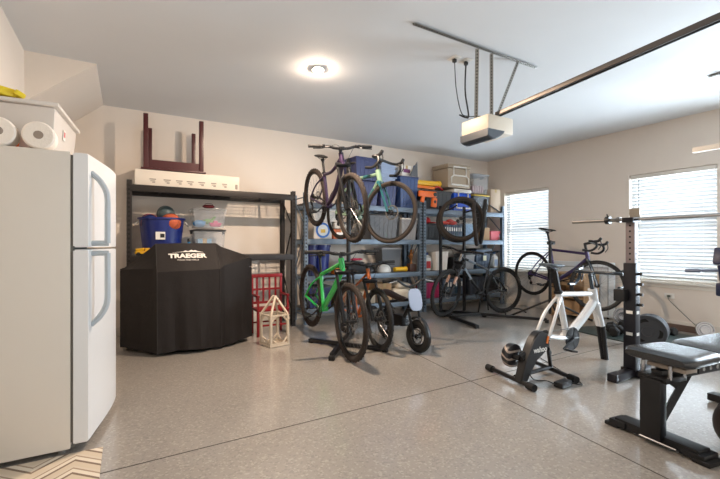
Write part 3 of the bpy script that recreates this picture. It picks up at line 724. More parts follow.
tote('clear bin with yellow lid on the top shelf', 5.40, 5.80, 5.2, 5.56, A4, 2.02, mat('smoke_clear', (120, 125, 132), .2, alpha=.55), YEL, name='clear_bin', cat='bin', ribs=0)
tote('clear bin standing on the yellow lidded bin', 5.38, 5.79, 5.2, 5.56, 2.025, 2.40, CLEAR, LGREY, name='clear_bin', cat='bin', ribs=0)
mb = MB()
for k in range(5): mb.box((-.12+.06*k, 0, .08), (.045, .2, .13+.02*(k % 2)), (0, .05*k-.1, 0), .01)
solo(mb, 'craft_supplies', mat('pale_pink_card', (196, 160, 158), .6), 'pinkish craft packs inside the upper clear bin', 'craft supplies', (5.585, 5.38, 2.04))
mb = MB()
for k in range(4): mb.box((-.12+.08*k, 0, .07), (.06, .2, .12), (0, .06*k-.1, 0), .01)
solo(mb, 'hobby_tins', GREYP, 'dark tins inside the yellow lidded bin', 'tins', (5.6, 5.38, A4+.014))
carton('tall beige carton at the window end of the top shelf', 5.83, 6.09, 5.2, 5.55, A4, 2.14, mat('beige_board', (190, 170, 148), .8), name='carton')
mb = MB(); mb.tube([(0, 0, .135), (.27, -.01, .018)], .013, 8); mb.sphere((.27, -.01, .018), .018, 10); solo(mb, 'baton', BLK, 'short black baton poking out before the beige carton', 'baton', (5.78, 5.18, A4))
tote('black tote under the red cap on the second shelf', 4.29, 4.66, 5.2, 5.56, A3, 1.46, BLK, BLK)
mb = MB(); mb.sphere((0, 0, .05), .09, 14, (1.15, 1, .75)); mb.box((.10, -.03, .02), (.14, .15, .012), (0, .1, -.3), .005)
solo(mb, 'cap', mat('red_cloth', (190, 40, 42), .8), 'red cap on the black tote of the second shelf', 'cap', (4.40, 5.36, 1.466))
mb = MB(); mb.sphere((-.1, 0, .03), .06, 10, (1.8, 1, .6)); mb.sphere((.1, .02, .035), .06, 10, (2., 1, .7)); mb.sphere((.0, -.03, .07), .05, 10, (1.5, 1, .6))
solo(mb, 'resistance_bands', mat('coral_cloth', (225, 70, 60), .7, bump=.6, bscale=30), 'coral red bundle lying on the dark binders', 'bundle', (4.92, 5.34, 1.456))
BINC = [mat('binder_navy', (40, 58, 84), .5), mat('binder_slate', (66, 84, 104), .5), mat('binder_teal', (52, 80, 96), .5)]
def binder(label, x, y, z, h, m, g, w=.045):
    t = thing('binder', label, 'binder', (x, y, z+.004), group=g)
    mb = MB(); mb.box((0, 0, h/2), (w, .26, h), None, .004); mb.build('cover', m, t)
    mb = MB(); mb.box((0, -.1308, h*.7), (w*.55, .0016, h*.25)); mb.build('spine_label', WHITE, t)
ORD = ['first', 'second', 'third', 'fourth', 'fifth', 'sixth', 'seventh', 'eighth']
for k in range(8): binder('dark blue binder under the coral bundle, %s from the left' % ORD[k], 4.72+.052*k, 5.33, A3, .26, BINC[k % 3], 'binders on the second shelf')
tote('light blue bin right of the binders on the second shelf', 5.18, 5.5, 5.2, 5.56, A3, 1.50, mat('ice_blue_plastic', (140, 170, 200), .4), LGREY)
tote('coral pink box at the window end of the second shelf', 5.83, 6.08, 5.2, 5.5, A3, 1.37, mat('coral_plastic', (215, 80, 90), .5), mat('coral_lid', (200, 90, 100), .5), ribs=0)
carton('tan carton left of the coral pink box', 5.54, 5.80, 5.2, 5.5, A3, 1.42, KRAFT, name='carton')
def jug(label, x, y, z, capm, lab):
    t = thing('detergent_jug', label, 'jug', (x, y, z+.004))
    mb = MB(); mb.box((0, 0, .11), (.13, .11, .22), None, .03); mb.lathe([(.04, .22), (.025, .25), (.022, .27)]); mb.tube(bez([(.02, 0, .25), (.075, 0, .22), (.075, 0, .15), (.05, 0, .13)], 5), .012, 6); mb.build('jug_body', WHITE, t)
    mb = MB(); mb.lathe([(.028, .262), (.028, .30), (.02, .305)]); mb.build('cap', capm, t)
    mb = MB(); mb.box((0, -.0558, .10), (.09, .0015, .12)); mb.build('label_sticker', lab, t)
jug('white jug with red label on the third shelf', 4.37, 5.28, A2, BLUT, TOYR)
jug('white jug with blue label at the window end', 6.0, 5.28, A2, TOYB, LBL)
tote('white tote on the third shelf behind the black bike wheel', 4.50, 4.80, 5.2, 5.56, A2, .99, WHITE, None, ribs=3)
tote('black basket on the third shelf beside the white tote', 4.90, 5.16, 5.2, 5.5, A2, .88, BLK, None, ribs=6, name='basket', cat='basket')
tote('slate blue tote with a white label, third shelf', 5.46, 5.86, 5.2, 5.56, A2, 1.04, mat('slate_blue_plastic', (50, 72, 100), .45), BLK)
mb = MB(); mb.box((0, 0, 0), (.08, .002, .09)); solo(mb, 'tote_sign', mat('label_cream', (220, 220, 190), .6), 'cream paper label on the slate blue tote', 'label', (5.66, 5.187, .86))
tote('grey bin left of the slate blue tote', 5.19, 5.43, 5.2, 5.5, A2, .95, LGREY, GREYP, ribs=0)
tote('magenta box on the bottom shelf of the right rack', 4.30, 4.62, 5.2, 5.5, A1, .50, mat('magenta_plastic', (165, 40, 90), .5), BLK)
for k in range(8): binder('dark binder on the bottom shelf, %s from the left' % ORD[k], 4.72+.062*k, 5.33, A1, .30, BINC[(k+1) % 3], 'binders on the bottom shelf', .055)
tote('dark slate tote on the bottom shelf by the window', 5.3, 5.68, 5.2, 5.56, A1, .54, mat('slate_plastic', (56, 62, 72), .5), BLK)
tote('black tote at the window end of the bottom shelf', 5.72, 6.08, 5.2, 5.56, A1, .50, BLK, GREYP)
# ------------------------------------------------------------------ bicycles
DUST = mat('dusty_tyre', (44, 35, 30), .85, var=.25, scale=12, bump=.6, bscale=90)
TYRE = mat('black_tyre', (25, 23, 22), .75, var=.15, scale=12, bump=.3, bscale=90)
RIM = mat('rim_black', (18, 17, 17), .4)
GUM = mat('tan_tyre', (46, 37, 31), .8, var=.15, scale=12)
ROTOR = mat('rotor_steel', (150, 148, 145), .3, .9)
CHAIN = mat('chain_dark', (70, 66, 62), .4, .7)
def wheel(parent, c, R, tr, M=None, tyre=TYRE, rim=RIM, disc=True, hubw=.05, name='wheel', axis=(0, 1, 0), deep=.012, knob=True):
    c = V(c); n = V(axis).normalized(); ri = R-tr*2
    mb = MB(M)
    mb.ring(c, n, ri-deep*.2, deep, 48, 8, .75 if deep < .02 else .4)
    mb.cyl(c-n*hubw, c+n*hubw, .016, 12); mb.cyl(c-n*(hubw*.55)-n*.004, c-n*(hubw*.55), .028, 14); mb.cyl(c+n*(hubw*.55), c+n*(hubw*.55)+n*.004, .028, 14)
    mb.i = 1; u = n.orthogonal().normalized(); w = n.cross(u); k = 28
    for j in range(k):
        a = 2*PI*j/k; s = 1 if j % 2 else -1; a2 = a + s*(.5 if (j//2) % 2 else -.5)
        p = c + n*s*hubw*.5 + (u*math.cos(a2) + w*math.sin(a2))*.026
        q = c + (u*math.cos(a) + w*math.sin(a))*(ri-deep)
        mb.tube([p, q], .0011, 3)
    o = mb.build(name, [rim, SPOKE], parent)
    mb = MB(M); mb.ring(c, n, R-tr, tr, 60, 10, .95)
    if knob and tr > .022:
        for j in range(72):
            a = 2*PI*j/72; d = u*math.cos(a)+w*math.sin(a); tg = n.cross(d)
            for e in (-.55, 0, .55):
                if (j % 2) == (e == 0): continue
                pc = c + d*(R-tr+tr*math.cos(e)*1.02) + n*tr*math.sin(e)*1.02
                mb.cyl(pc-tg*.006, pc+tg*.006, .0042, 4)
    mb.build('tyre', tyre, o)
    if disc:
        mb = MB(M); mb.ring(c+n*hubw*.72, n, .076, .008, 32, 6, .12)
        for j in range(6):
            a = 2*PI*j/6; mb.cyl(c+n*hubw*.72, c+n*hubw*.72+(u*math.cos(a)+w*math.sin(a))*.07, .003, 4)
        mb.build('brake_rotor', ROTOR, o)
    return o

def bike(label, rear, front, P):
    rear, front = V(rear), V(front); d = front-rear; yaw = math.atan2(d.y, d.x); pitch = -math.atan2(d.z, math.hypot(d.x, d.y))
    wb = P.get('wb', d.length); R = P.get('R', .37); tr = P.get('tr', .029); road = P.get('road', False)
    E_ = Euler((P.get('roll', 0), pitch, yaw), 'XYZ')
    loc = rear - E_.to_matrix() @ V((0, 0, R))
    t = thing(P.get('name', 'bicycle'), label, 'bicycle', loc, E_)
    fm = P['frame']; k = P.get('k', 1.); ft = P.get('ft', 1.)
    A = V((0, 0, R)); BB = V((.43*k, 0, R-.055)); u = V((-math.cos(math.radians(P.get('hta', 67))), 0, math.sin(math.radians(P.get('hta', 67))))); n = V((u.z, 0, -u.x))
    Fx = V((wb, 0, R)); base = Fx - n*.045
    HB = base + u*P.get('fl', .50)*(R/.37); HT = HB + u*P.get('hl', .12); S = BB + V((-.29, 0, .957))*P.get('st', .42)
    SP = BB + V((-.29, 0, .957))*P.get('sad', .62)
    # frame
    mb = MB()
    T1, T2 = .017*ft, .022*ft
    mb.tube([HB-u*.01, HT+u*.012], .024*ft, 12)
    q0_, q1_ = HT-u*.035, S-V((0, 0, .02)); top = bez([q0_, q0_.lerp(q1_, .5)-V((0, 0, P.get('sag', .0))), q1_], 6); mb.tube(top, T1*P.get('tt', 1), 10)
    dn = bez([HB+u*.025, HB.lerp(BB, .45)+V((.015, 0, P.get('bow', .012))), BB+V((0, 0, .01))], 6); mb.tube(dn, [T2*1.05]*len(dn), 10)
    mb.tube([BB, S], T1*1.0, 10); mb.cyl(BB-V((0, .045, 0)), BB+V((0, .045, 0)), .024*ft, 14)
    for s in (-1, 1):
        y = .062*s
        mb.tube(bez([BB+V((-.03, .03*s, 0)), BB.lerp(A, .5)+V((0, y*.8, .0)), A+V((0, y, 0))], 5), .011*ft, 8)
        mb.tube(bez([S+V((.0, .018*s, -.05)), S.lerp(A, .5)+V((0, y*.85, 0)), A+V((0, y, 0))], 5), .0085*ft, 8)
        mb.box(A+V((0.004, y, 0)), (.04, .007, .045), None, .003)
    fr = mb.build('frame', fm, t)
    if P.get('accent'):
        mb = MB()
        q0, q1 = dn[int(len(dn)*.25)], dn[int(len(dn)*.6)]; mb.tube([q0, q1], T2*1.1, 10); mb.tube([top[3], top[6]], T1*1.06, 10); mb.build('decal_band', P['accent'], fr)
    # steering assembly
    Mst = Matrix.Translation(base) @ Matrix.Rotation(P.get('steer', 0), 4, u) @ Matrix.Translation(-base)
    fo = P.get('fork', fm)
    lw = P.get('lw', .058 if not road else .048)
    mb = MB(Mst)
    if road:
        for s in (-1, 1):
            mb.tube(bez([HB+V((0, .028*s, -.005)), HB.lerp(Fx, .35)+V((.0, lw*s, 0))+n*.006, Fx+V((0, lw*s, .0))], 6), P.get('fork_r', .0135), 8)
        mb.box(HB-u*.008, (.05, .09, .04), None, .012)
    else:
        for s in (-1, 1):
            mb.tube([HB+n*.0+V((0, (lw+.007)*s, -.005)), HB-u*.20+n*.02+V((0, (lw+.007)*s, 0))], .016, 10)
            mb.tube([HB-u*.17+n*.018+V((0, (lw+.007)*s, 0)), Fx+V((0, (lw+.005)*s, -.01))+n*.0], .021, 10)
        mb.box(HB-u*.002, (.06, 2*lw+.05, .04), (0, math.radians(23), 0), .012)
        mb.tube(bez([HB-u*.19+n*.02+V((0, -lw-.007, 0)), HB-u*.13+n*.045, HB-u*.19+n*.02+V((0, lw+.007, 0))], 6), .011, 8)
    f = mb.build('fork', fo, t)
    if P.get('fork_decal'):
        mb = MB(Mst)
        for s in (-1, 1): mb.tube([HB-u*.24+n*.024+V((0, (lw+.007)*s, 0)), HB-u*.36+n*.038+V((0, (lw+.007)*s, 0))], .0215, 10)
        mb.build('fork_decal', P['fork_decal'], f)
    if P.get('front', True): wheel(t, Fx, R, tr, Mst, P.get('tyre', TYRE), P.get('rim', RIM), P.get('disc', True), .05, 'front_wheel', deep=P.get('deep', .012))
    if P.get('rearw', True): wheel(t, A, R, tr, None, P.get('tyre', TYRE), P.get('rim', RIM), P.get('disc', True), .06, 'rear_wheel', deep=P.get('deep', .012))
    # cockpit
    top_ = HT + u*(.045+P.get('stack', 0)); bm_ = P.get('bar', BLK)
    mb = MB(Mst)
    if road:
        c = top_ + n*.09 + V((0, 0, .0)); mb.tube([HT, top_+u*.01], .018, 10); mb.tube([top_, c], .017, 10)
        w = P.get('dw', .21)
        if P.get('bar_kind') == 'tri':
            mb.tube([c+V((0, -w, 0)), c+V((0, w, 0))], .016, 8)
            for s in (-1, 1): mb.tube(bez([c+V((0, w*s, 0)), c+V((.09, w*s, -.01)), c+V((.17, w*s, .03))], 5), .014, 8)
            for s in (-1, 1): mb.tube(bez([c+V((-.05, .05*s, .03)), c+V((.1, .05*s, .04)), c+V((.26, .045*s, .07))], 5), .011, 8); mb.box(c+V((-.04, .07*s, .045)), (.11, .07, .02), None, .01)
        else:
            for s in (-1, 1):
                mb.tube(bez([c, c+V((0, w*.7*s, 0)), c+V((.02, w*s, 0)), c+V((.085, w*s, -.01)), c+V((.10, (w+.01)*s, -.07)), c+V((.04, (w+.02)*s, -.125)), c+V((-.05, (w+.025)*s, -.125))], 5), .0155, 8)
            if P.get('aero'):
                mb.box(c+V((.0, 0, .0)), (.07, .34, .02), None, .008); mb.box(c+V((.09, w, .02)), (.10, .035, .03), (0, -.2, 0), .01); mb.box(c+V((.09, -w, .02)), (.10, .035, .03), (0, -.2, 0), .01)
        hb = mb.build('handlebar', bm_, t)
        if P.get('legs'):
            mb = MB(Mst)
            for s in (-1, 1): mb.tube([Fx+V((0, lw*s, .02)), Fx+V((.075, lw*s, -.333))], [.024, .020], 10)
            mb.build('black_fork_leg', BLKM, f)
        if P.get('bar_kind') != 'tri':
            for s in (-1, 1):
                mb = MB(Mst); q = c+V((.085, w*s, 0)); mb.tube(bez([q+V((-.02, 0, 0)), q+V((.03, 0, .015)), q+V((.055, 0, .055))], 4), [.017]*4+[.019]*4+[.013], 8)
                mb.tube(bez([q+V((.05, 0, .02)), q+V((.065, 0, -.04)), q+V((.04, .0, -.10))], 4), .006, 6); mb.build('brake_lever', P.get('hood', BLK), hb)
    else:
        rise = P.get('rise', .02); w = P.get('bw', .37)
        c = top_ + n*.05; mb.tube([HT, top_+u*.012], .019, 10); mb.tube([top_, c], .019, 10); mb.box(c, (.04, .05, .04), None, .008)
        pts = bez([c+V((-.03, -w, rise)), c+V((-.01, -w*.45, rise)), c+V((0, -.07, 0)), c+V((0, .07, 0)), c+V((-.01, w*.45, rise)), c+V((-.03, w, rise))], 5)
        mb.tube(pts, .0145, 8); hb = mb.build('handlebar', bm_, t)
        for s in (-1, 1):
            mb = MB(Mst); e = c+V((-.03, w*s, rise)); i = c+V((-.015, (w-.13)*s, rise)); mb.tube([i, e], .0175, 10); mb.build('grip', P.get('grip', BLKR), hb)
            mb = MB(Mst); i = c+V((-.012, (w-.16)*s, rise)); mb.cyl(i+V((0, -.012, 0)), i+V((0, .012, 0)), .02, 10)
            mb.tube(bez([i+V((.02, 0, -.01)), i+V((.05, .03*s, -.02)), i+V((.05, .13*s, -.025))], 4), .006, 6); mb.tube([i+V((.02, -.01*s, -.01)), i+V((.03, -.06*s, -.005))], .010, 6)
            mb.build('brake_lever', BLKM, hb)
        mb = MB(Mst)
        for s in (-1, 1):
            i = c+V((.02, (w-.2)*s, rise-.01)); mb.tube(bez([i, c+V((.12, .10*s, .03)), c+V((.10, .03*s, -.10)), HB+n*.03+V((0, .03*s, 0))], 8), .0025, 4)
        mb.build('cable', BLK, hb)
    # saddle and post
    mb = MB(); mb.tube([S-V((-.29, 0, .957))*.05, SP], P.get('spr', .0145), 10); mb.cyl(S-V((0, .0, .012)), S+V((-.004, 0, .012)), .022*ft, 12); mb.box(SP, (.05, .03, .035), None, .006)
    mb.build('seatpost', P.get('post', BLKM), t)
    mb = MB(); rows = []
    for x, hw, z, th in ((-.13, .040, .052, .020), (-.12, .066, .050, .028), (-.08, .074, .045, .034), (-.03, .060, .040, .036), (.02, .036, .036, .034), (.08, .023, .036, .030), (.125, .018, .034, .022), (.14, .006, .03, .01)):
        rows.append([SP+V((x, hw*math.cos(2*PI*j/14), z+th*.5*math.sin(2*PI*j/14)*(1 if math.sin(2*PI*j/14) > 0 else .8) + (.0))) for j in range(14)])
    mb.loft(rows)
    for s in (-1, 1): mb.tube(bez([SP+V((-.10, .03*s, .035)), SP+V((-.03, .022*s, .012)), SP+V((.04, .022*s, .012)), SP+V((.10, .008*s, .03))], 4), .0035, 5)
    mb.build('saddle', P.get('saddle', BLKR), t)
    # drivetrain on the right (-y)
    cr = P.get('chainring', .075); y = -.052
    mb = MB(); mb.cyl(BB+V((0, y-.012, 0)), BB+V((0, .066, 0)), .0125, 12); mb.ring(BB+V((0, y, 0)), (0, 1, 0), cr, .006, 32, 6, .5)
    if P.get('ring_disc'): mb.cyl(BB+V((0, y-.002, 0)), BB+V((0, y+.002, 0)), cr-.004, 32)
    for j in range(5):
        a = 2*PI*j/5; mb.tube([BB+V((0, y, 0)), BB+V((math.cos(a)*cr, y, math.sin(a)*cr))], .006, 5)
    ca = P.get('crank', .4)
    for s in (-1, 1):
        e = BB+V((math.cos(ca)*.17*s, .072*s, math.sin(ca)*.17*s)); mb.tube([BB+V((0, .052*s, 0)), BB+V((0, .065*s, 0)), e], [.018, .016, .011], 8, flat=.7)
    cs = mb.build('crankset', P.get('crankm', BLKM), t)
    for s in (-1, 1):
        if not P.get('pedals', True): break
        e = BB+V((math.cos(ca)*.17*s, .072*s, math.sin(ca)*.17*s)); mb = MB(); mb.cyl(e, e+V((0, .10*s, 0)), .006, 6); mb.box(e+V((0, .062*s, 0)), (.085, .075, .016), (0, .2, 0), .004); mb.build('pedal', BLK, cs)
    if P.get('cass', True):
        mb = MB()
        for j in range(6): mb.cyl(A+V((0, -.025-.0045*j, 0)), A+V((0, -.027-.0045*j, 0)), .055-.0065*j, 20)
        mb.build('cassette', CHAIN, t)
        mb = MB(); q = A+V((0, -.05, 0)); mb.tube([q+V((-.01, 0, -.01)), q+V((-.02, 0, -.06)), q+V((.01, .005, -.08))], .012, 6); mb.cyl(q+V((0, .0, -.075)), q+V((0, .008, -.075)), .024, 14); mb.cyl(q+V((.03, .0, -.14)), q+V((.03, .008, -.14)), .024, 14); mb.tube([q+V((0, .012, -.075)), q+V((.03, .012, -.14))], .007, 5)
        mb.build('rear_derailleur', BLKM, t)
        mb = MB(); mb.cyl(A+V((0, y-.002, 0)), A+V((0, y+.002, 0)), .04, 16); mb.tube([A+V((0, y, .02)), A+V((.02, y, -.10)), A+V((.03, y, -.165))], .003, 4); mb.tube([A+V((0, y, .04)), BB+V((0, y, cr))], .0035, 4); mb.tube([BB+V((0, y, cr)), BB+V((cr, y, 0)), BB+V((0, y, -cr))], .003, 4); mb.tube([A+V((.03, y, -.165)), BB+V((0, y, -cr))], .0035, 4); mb.build('chain', CHAIN, t)
    return t

PURPLE = mat('purple_frame', (52, 36, 66), .3, .2, coat=.4); MINT = mat('mint_frame', (124, 152, 130), .3, coat=.4); TEAL = mat('teal_fade', (34, 92, 100), .3, coat=.4)
GREEN = mat('bright_green_frame', (30, 178, 78), .28, coat=.5); ORANGE = mat('orange_frame', (176, 88, 30), .3, coat=.4); BFRAME = mat('gloss_black_frame', (26, 30, 36), .25, coat=.5)
WFRAME = mat('gloss_white_frame', (222, 224, 226), .25, coat=.5); VIOL = mat('dark_violet_frame', (58, 44, 86), .28, .2, coat=.5); CARB = mat('carbon_blue_black', (30, 42, 52), .25, coat=.5)

bike('purple mountain bike hanging highest at the left of the stand', (2.10, 4.76, 1.71), (2.055, 3.70, 1.49), dict(frame=PURPLE, roll=.09, tyre=DUST, steer=-.02, st=.40, sad=.56, bow=-.05, sag=.05, crank=.5, ft=1.15, fork=BLKM, bw=.37))
bike('mint and teal drop bar bike hanging beside the purple one', (2.42, 4.68, 1.52), (2.48, 3.63, 1.46), dict(stack=.05, roll=.04, frame=MINT, accent=TEAL, fork=TEAL, tyre=GUM, R=.345, tr=.021, road=True, steer=.34, hta=71, fl=.40, hl=.13, st=.50, sad=.66, ft=1.25))
bike('bright green mountain bike standing under the purple one', (1.90, 4.44, .50), (1.83, 3.32, .372), dict(frame=GREEN, tyre=DUST, steer=-.03, st=.40, sad=.58, crank=.6, ft=1.2, fork=BLKM, bw=.38))
bike('small orange bike standing right of the green bike', (2.36, 4.44, .33), (2.28, 3.53, .325), dict(ft=.85, frame=ORANGE, tyre=TYRE, R=.325, tr=.026, steer=-.05, st=.36, sad=.50, k=.92, bw=.33, crank=.7, fork=BLKM))
bike('black mountain bike parked before the right blue rack', (5.27, 4.44, .372), (4.18, 4.60, .375), dict(frame=BFRAME, tyre=TYRE, steer=.38, st=.43, sad=.66, accent=mat('steel_blue_decal', (112, 124, 136), .35), fork_decal=mat('fork_decal_cream', (200, 160, 140), .5), crank=.3, ft=1.15, fork=BLKM, fl=.52))
bike('dark violet road bike held up on the repair stand', (5.46, 4.05, .66), (5.39, 3.02, .56), dict(stack=.06, dw=.25, frame=VIOL, fork=CARB, R=.338, tr=.013, road=True, steer=.42, hta=72.5, fl=.385, hl=.12, st=.50, sad=.74, disc=False, ft=1.1, deep=.022))
bike('white road bike without wheels mounted on the trainer', (3.03, 2.15, .335), (3.90, 2.15, .335), dict(frame=WFRAME, fork=WFRAME, R=.335, road=True, front=False, rearw=False, hta=76, fl=.26, hl=.13, st=.43, sad=.63, k=.80, ft=1.65, lw=.017, wb=.87, stack=.10, aero=True, legs=True, spr=.027, tt=.8, crankm=BLKM, chainring=.095, bar=CARB, saddle=mat('saddle_slate', (70, 84, 94), .4), steer=0, fork_r=.026, ring_disc=True))

# kids mini motorbike
def mini():
    t = thing('mini_bike', 'small black kids bike with a blank pale plate, by the orange bike', 'bicycle', (2.62, 3.60, 0)); r = .168
    f = V((2.575, 3.24, r)); b = V((2.66, 3.98, r)); up = V((0, 0, 1)); fw = (f-b).normalized(); sd = fw.cross(up)
    wheel(t, WM(t).inverted() @ f, r, .036, None, TYRE, RIM, True, .04, 'front_wheel', axis=Matrix.Rotation(.22, 3, 'Z') @ sd, knob=False)
    wheel(t, WM(t).inverted() @ b, r, .036, None, TYRE, RIM, True, .05, 'rear_wheel', axis=sd, knob=False)
    mb = MB(); hd = f - fw*.14 + up*.36; bb = (f+b)*.5 + up*.05
    mb.tube([hd+up*.04, hd-up*.05-fw*-.02], .02, 10); mb.tube([hd-up*.03, bb], .020, 8); mb.tube([hd+up*.0, b+up*.27+fw*.1], .016, 8)
    mb.tube([b+up*.27+fw*.1, bb], .016, 8)
    for s in (-1, 1): mb.tube([bb+sd*.03*s, b+sd*.055*s], .012, 8); mb.tube([b+up*.27+fw*.1+sd*.02*s, b+sd*.055*s], .010, 8)
    mb.box(bb+up*.06, (.10, .20, .12), None, .02); mb.build('frame', BLKM, t, True)
    mb = MB()
    for s in (-1, 1): mb.tube([f+sd*.055*s, f+sd*.06*s-fw*.10+up*.27], [.016, .013], 8)
    mb.box(f-fw*.09+up*.26, (.15, .05, .03), None, .008); mb.tube([hd-up*.06+fw*.02, hd+up*.10-fw*.03], .014, 8); mb.build('fork', BLKM, t, True)
    mb = MB()
    rows = arc(f, fw, up, r+.025, .15, 2.2, 10); mb.tube(rows, .030, 8, flat=.3); mb.build('front_fender', BLK, t, True)
    mb = MB(); c = hd+up*.16-fw*.03; mb.tube(bez([c-sd*.29+up*.03-fw*.06, c-sd*.17+up*.05, c-sd*.05-up*.02, c+sd*.05-up*.02, c+sd*.17+up*.05, c+sd*.29+up*.03-fw*.06], 5), .012, 8); hb = mb.build('handlebar', BLKM, t, True)
    for s in (-1, 1):
        mb = MB(); mb.tube([c+sd*.19*s+up*.046-fw*.01, c+sd*.295*s+up*.03-fw*.06], .017, 8); mb.build('grip', BLKR, hb, True)
        mb = MB(); mb.tube([c+sd*.17*s+fw*.03+up*.04, c+sd*.27*s+fw*.04+up*.02], .006, 5); mb.build('brake_lever', STEEL, hb, True)
    mb = MB(); pc = hd+fw*.075+up*.005
    M = Matrix(((sd.x, up.x, fw.x, pc.x), (sd.y, up.y, fw.y, pc.y), (sd.z, up.z, fw.z, pc.z), (0, 0, 0, 1))) @ Euler((-.25, 0, 0)).to_matrix().to_4x4()
    pts = [(math.copysign(abs(math.cos(a))**.6, math.cos(a))*.078, math.copysign(abs(math.sin(a))**.7, math.sin(a))*.115) for a in [2*PI*j/24 for j in range(24)]]
    mb.prism(pts, .012, M); mb.build('number_plate', mat('plate_pale', (158, 170, 192), .4), t, True)
    mb = MB(); rows = []
    s0 = b+up*.34-fw*.06; s1 = hd+up*.0-fw*.10
    for k in range(9):
        q = s0.lerp(s1, k/8)+up*(.03*math.cos(k/8*PI)+.01); hw = .075*(1-.4*(k/8)) if k not in (0, 8) else .03; th = .03 if k not in (0, 8) else .012
        rows.append([q+sd*hw*math.cos(2*PI*j/12)+up*th*math.sin(2*PI*j/12) for j in range(12)])
    mb.loft(rows); mb.build('seat', mat('seat_brown', (58, 40, 34), .6), t, True)
    mb = MB(); rows = arc(b, -fw, up, r+.03, .3, 2.0, 8); mb.tube(rows, .032, 8, flat=.3); mb.build('rear_fender', BLK, t, True)
mini()

# bike stands
def stand(label, posts, feet, top, arms):
    t = thing('bike_stand', label, 'bike stand', (posts[0][0], posts[0][1], 0))
    for (x, y) in posts:
        mb = MB(); mb.box((x, y, top/2+.02), (.038, .038, top-.04), None, .004); p = mb.build('post', BLKM, t, True)
    for i, (a, b) in enumerate(feet):
        a, b = V(a+(.028+.0 if True else 0,)), V(b+(.028,)); d = b-a
        mb = MB(); mb.box((a+b)/2+V((0, 0, .02 if i else 0)), (d.length, .045, .04), (0, 0, math.atan2(d.y, d.x)), .004); f = mb.build('foot_bar', BLKM, t, True)
        for q in (a, b):
            mb = MB(); mb.box(q-V((0, 0, .005)), (.05, .055, .046), (0, 0, math.atan2(d.y, d.x)), .006); mb.build('end_cap', BLKR, f, True)
    for a in arms:
        mb = MB(); mb.tube([V(q) for q in a], .012, 8); mb.build('support_arm', BLKM, t, True)
    return t
stand('black freestanding stand carrying the hanging purple and mint bikes', [(2.22, 4.08)], [((1.80, 4.18), (2.30, 3.44)), ((1.69, 3.44), (2.40, 4.32))], 2.10,
      [[(2.22, 4.08, 1.66), (2.12, 4.12, 1.66), (2.09, 4.14, 1.60), (2.09, 4.1, 1.50)], [(2.22, 4.08, 1.58), (2.40, 4.12, 1.58), (2.44, 4.14, 1.50)], [(2.22, 4.08, .72), (1.95, 4.12, .72), (1.88, 4.12, .66)], [(2.22, 4.08, .55), (2.30, 4.12, .55)]])
stand('black low stand with tall posts under the black mountain bike', [(4.31, 4.86), (4.72, 4.76)], [((4.32, 4.86), (3.99, 3.80)), ((4.36, 4.90), (5.12, 3.56)), ((4.20, 4.50), (4.72, 4.34))], 1.72,
      [[(4.31, 4.86, 1.62), (4.31, 4.60, 1.66), (4.31, 4.50, 1.70)], [(4.72, 4.76, 1.62), (4.66, 4.45, 1.66), (4.62, 4.34, 1.70)], [(4.31, 4.86, .30), (4.72, 4.76, .30)], [(4.31, 4.86, .02), (4.72, 4.76, .03)],
       bez([(4.70, 4.44, .05), (4.72, 4.40, .30), (4.80, 4.40, .42), (4.86, 4.42, .30), (4.90, 4.42, .08)], 5), bez([(4.85, 4.05, .05), (4.83, 4.02, .14), (5.0, 3.95, .16), (5.12, 3.90, .10)], 5)])

def spare(label, c, axis, R, tr, m, disc=False):
    t = thing('bike_wheel', label, 'wheel', (c[0], c[1], c[2]-R), group=None)
    wheel(t, (0, 0, R), R, tr, None, m, RIM, disc, .045, 'rim_and_spokes', axis=axis)
spare('spare wheel hanging face on before the blue cooler', (4.385, 4.49, 1.50), (.72, .70, 0.03), .335, .025, GUM)
spare('second spare wheel hanging close behind the face on wheel', (4.43, 4.60, 1.47), (.76, .70, -.04), .335, .022, TYRE)
spare('thin spare wheel seen edge on, left of the edge on pair', (4.62, 4.42, 1.43), (.66, -.75, .06), .35, .030, GUM)
spare('thin spare wheel seen edge on, right of the edge on pair', (4.745, 4.385, 1.46), (.70, -.71, -.10), .35, .030, TYRE)

# repair stand
t = thing('repair_stand', 'grey and black repair stand clamping the violet bike', 'bike stand', (5.22, 3.58, 0))
mb = MB(); mb.cyl((5.22, 3.58, .12), (5.22, 3.58, 1.16), .021, 12); mb.cyl((5.22, 3.58, .62), (5.22, 3.58, .70), .032, 12); mb.build('post', BLKM, t, True)
mb = MB(); mb.tube([(5.22, 3.58, 1.14), (5.26, 3.62, 1.16), (5.42, 3.68, 1.14)], .018, 8); mb.box((5.42, 3.70, 1.13), (.06, .10, .05), None, .01); mb.build('clamp_arm', BLKM, t, True)
for e in ((4.72, 3.02), (5.76, 3.30), (4.96, 4.10)):
    mb = MB(); mb.tube([(5.22, 3.58, .32), (e[0], e[1], .02)], .015, 8); mb.sphere((e[0], e[1], .02), .02, 8); mb.build('leg', BLKM, t, True)

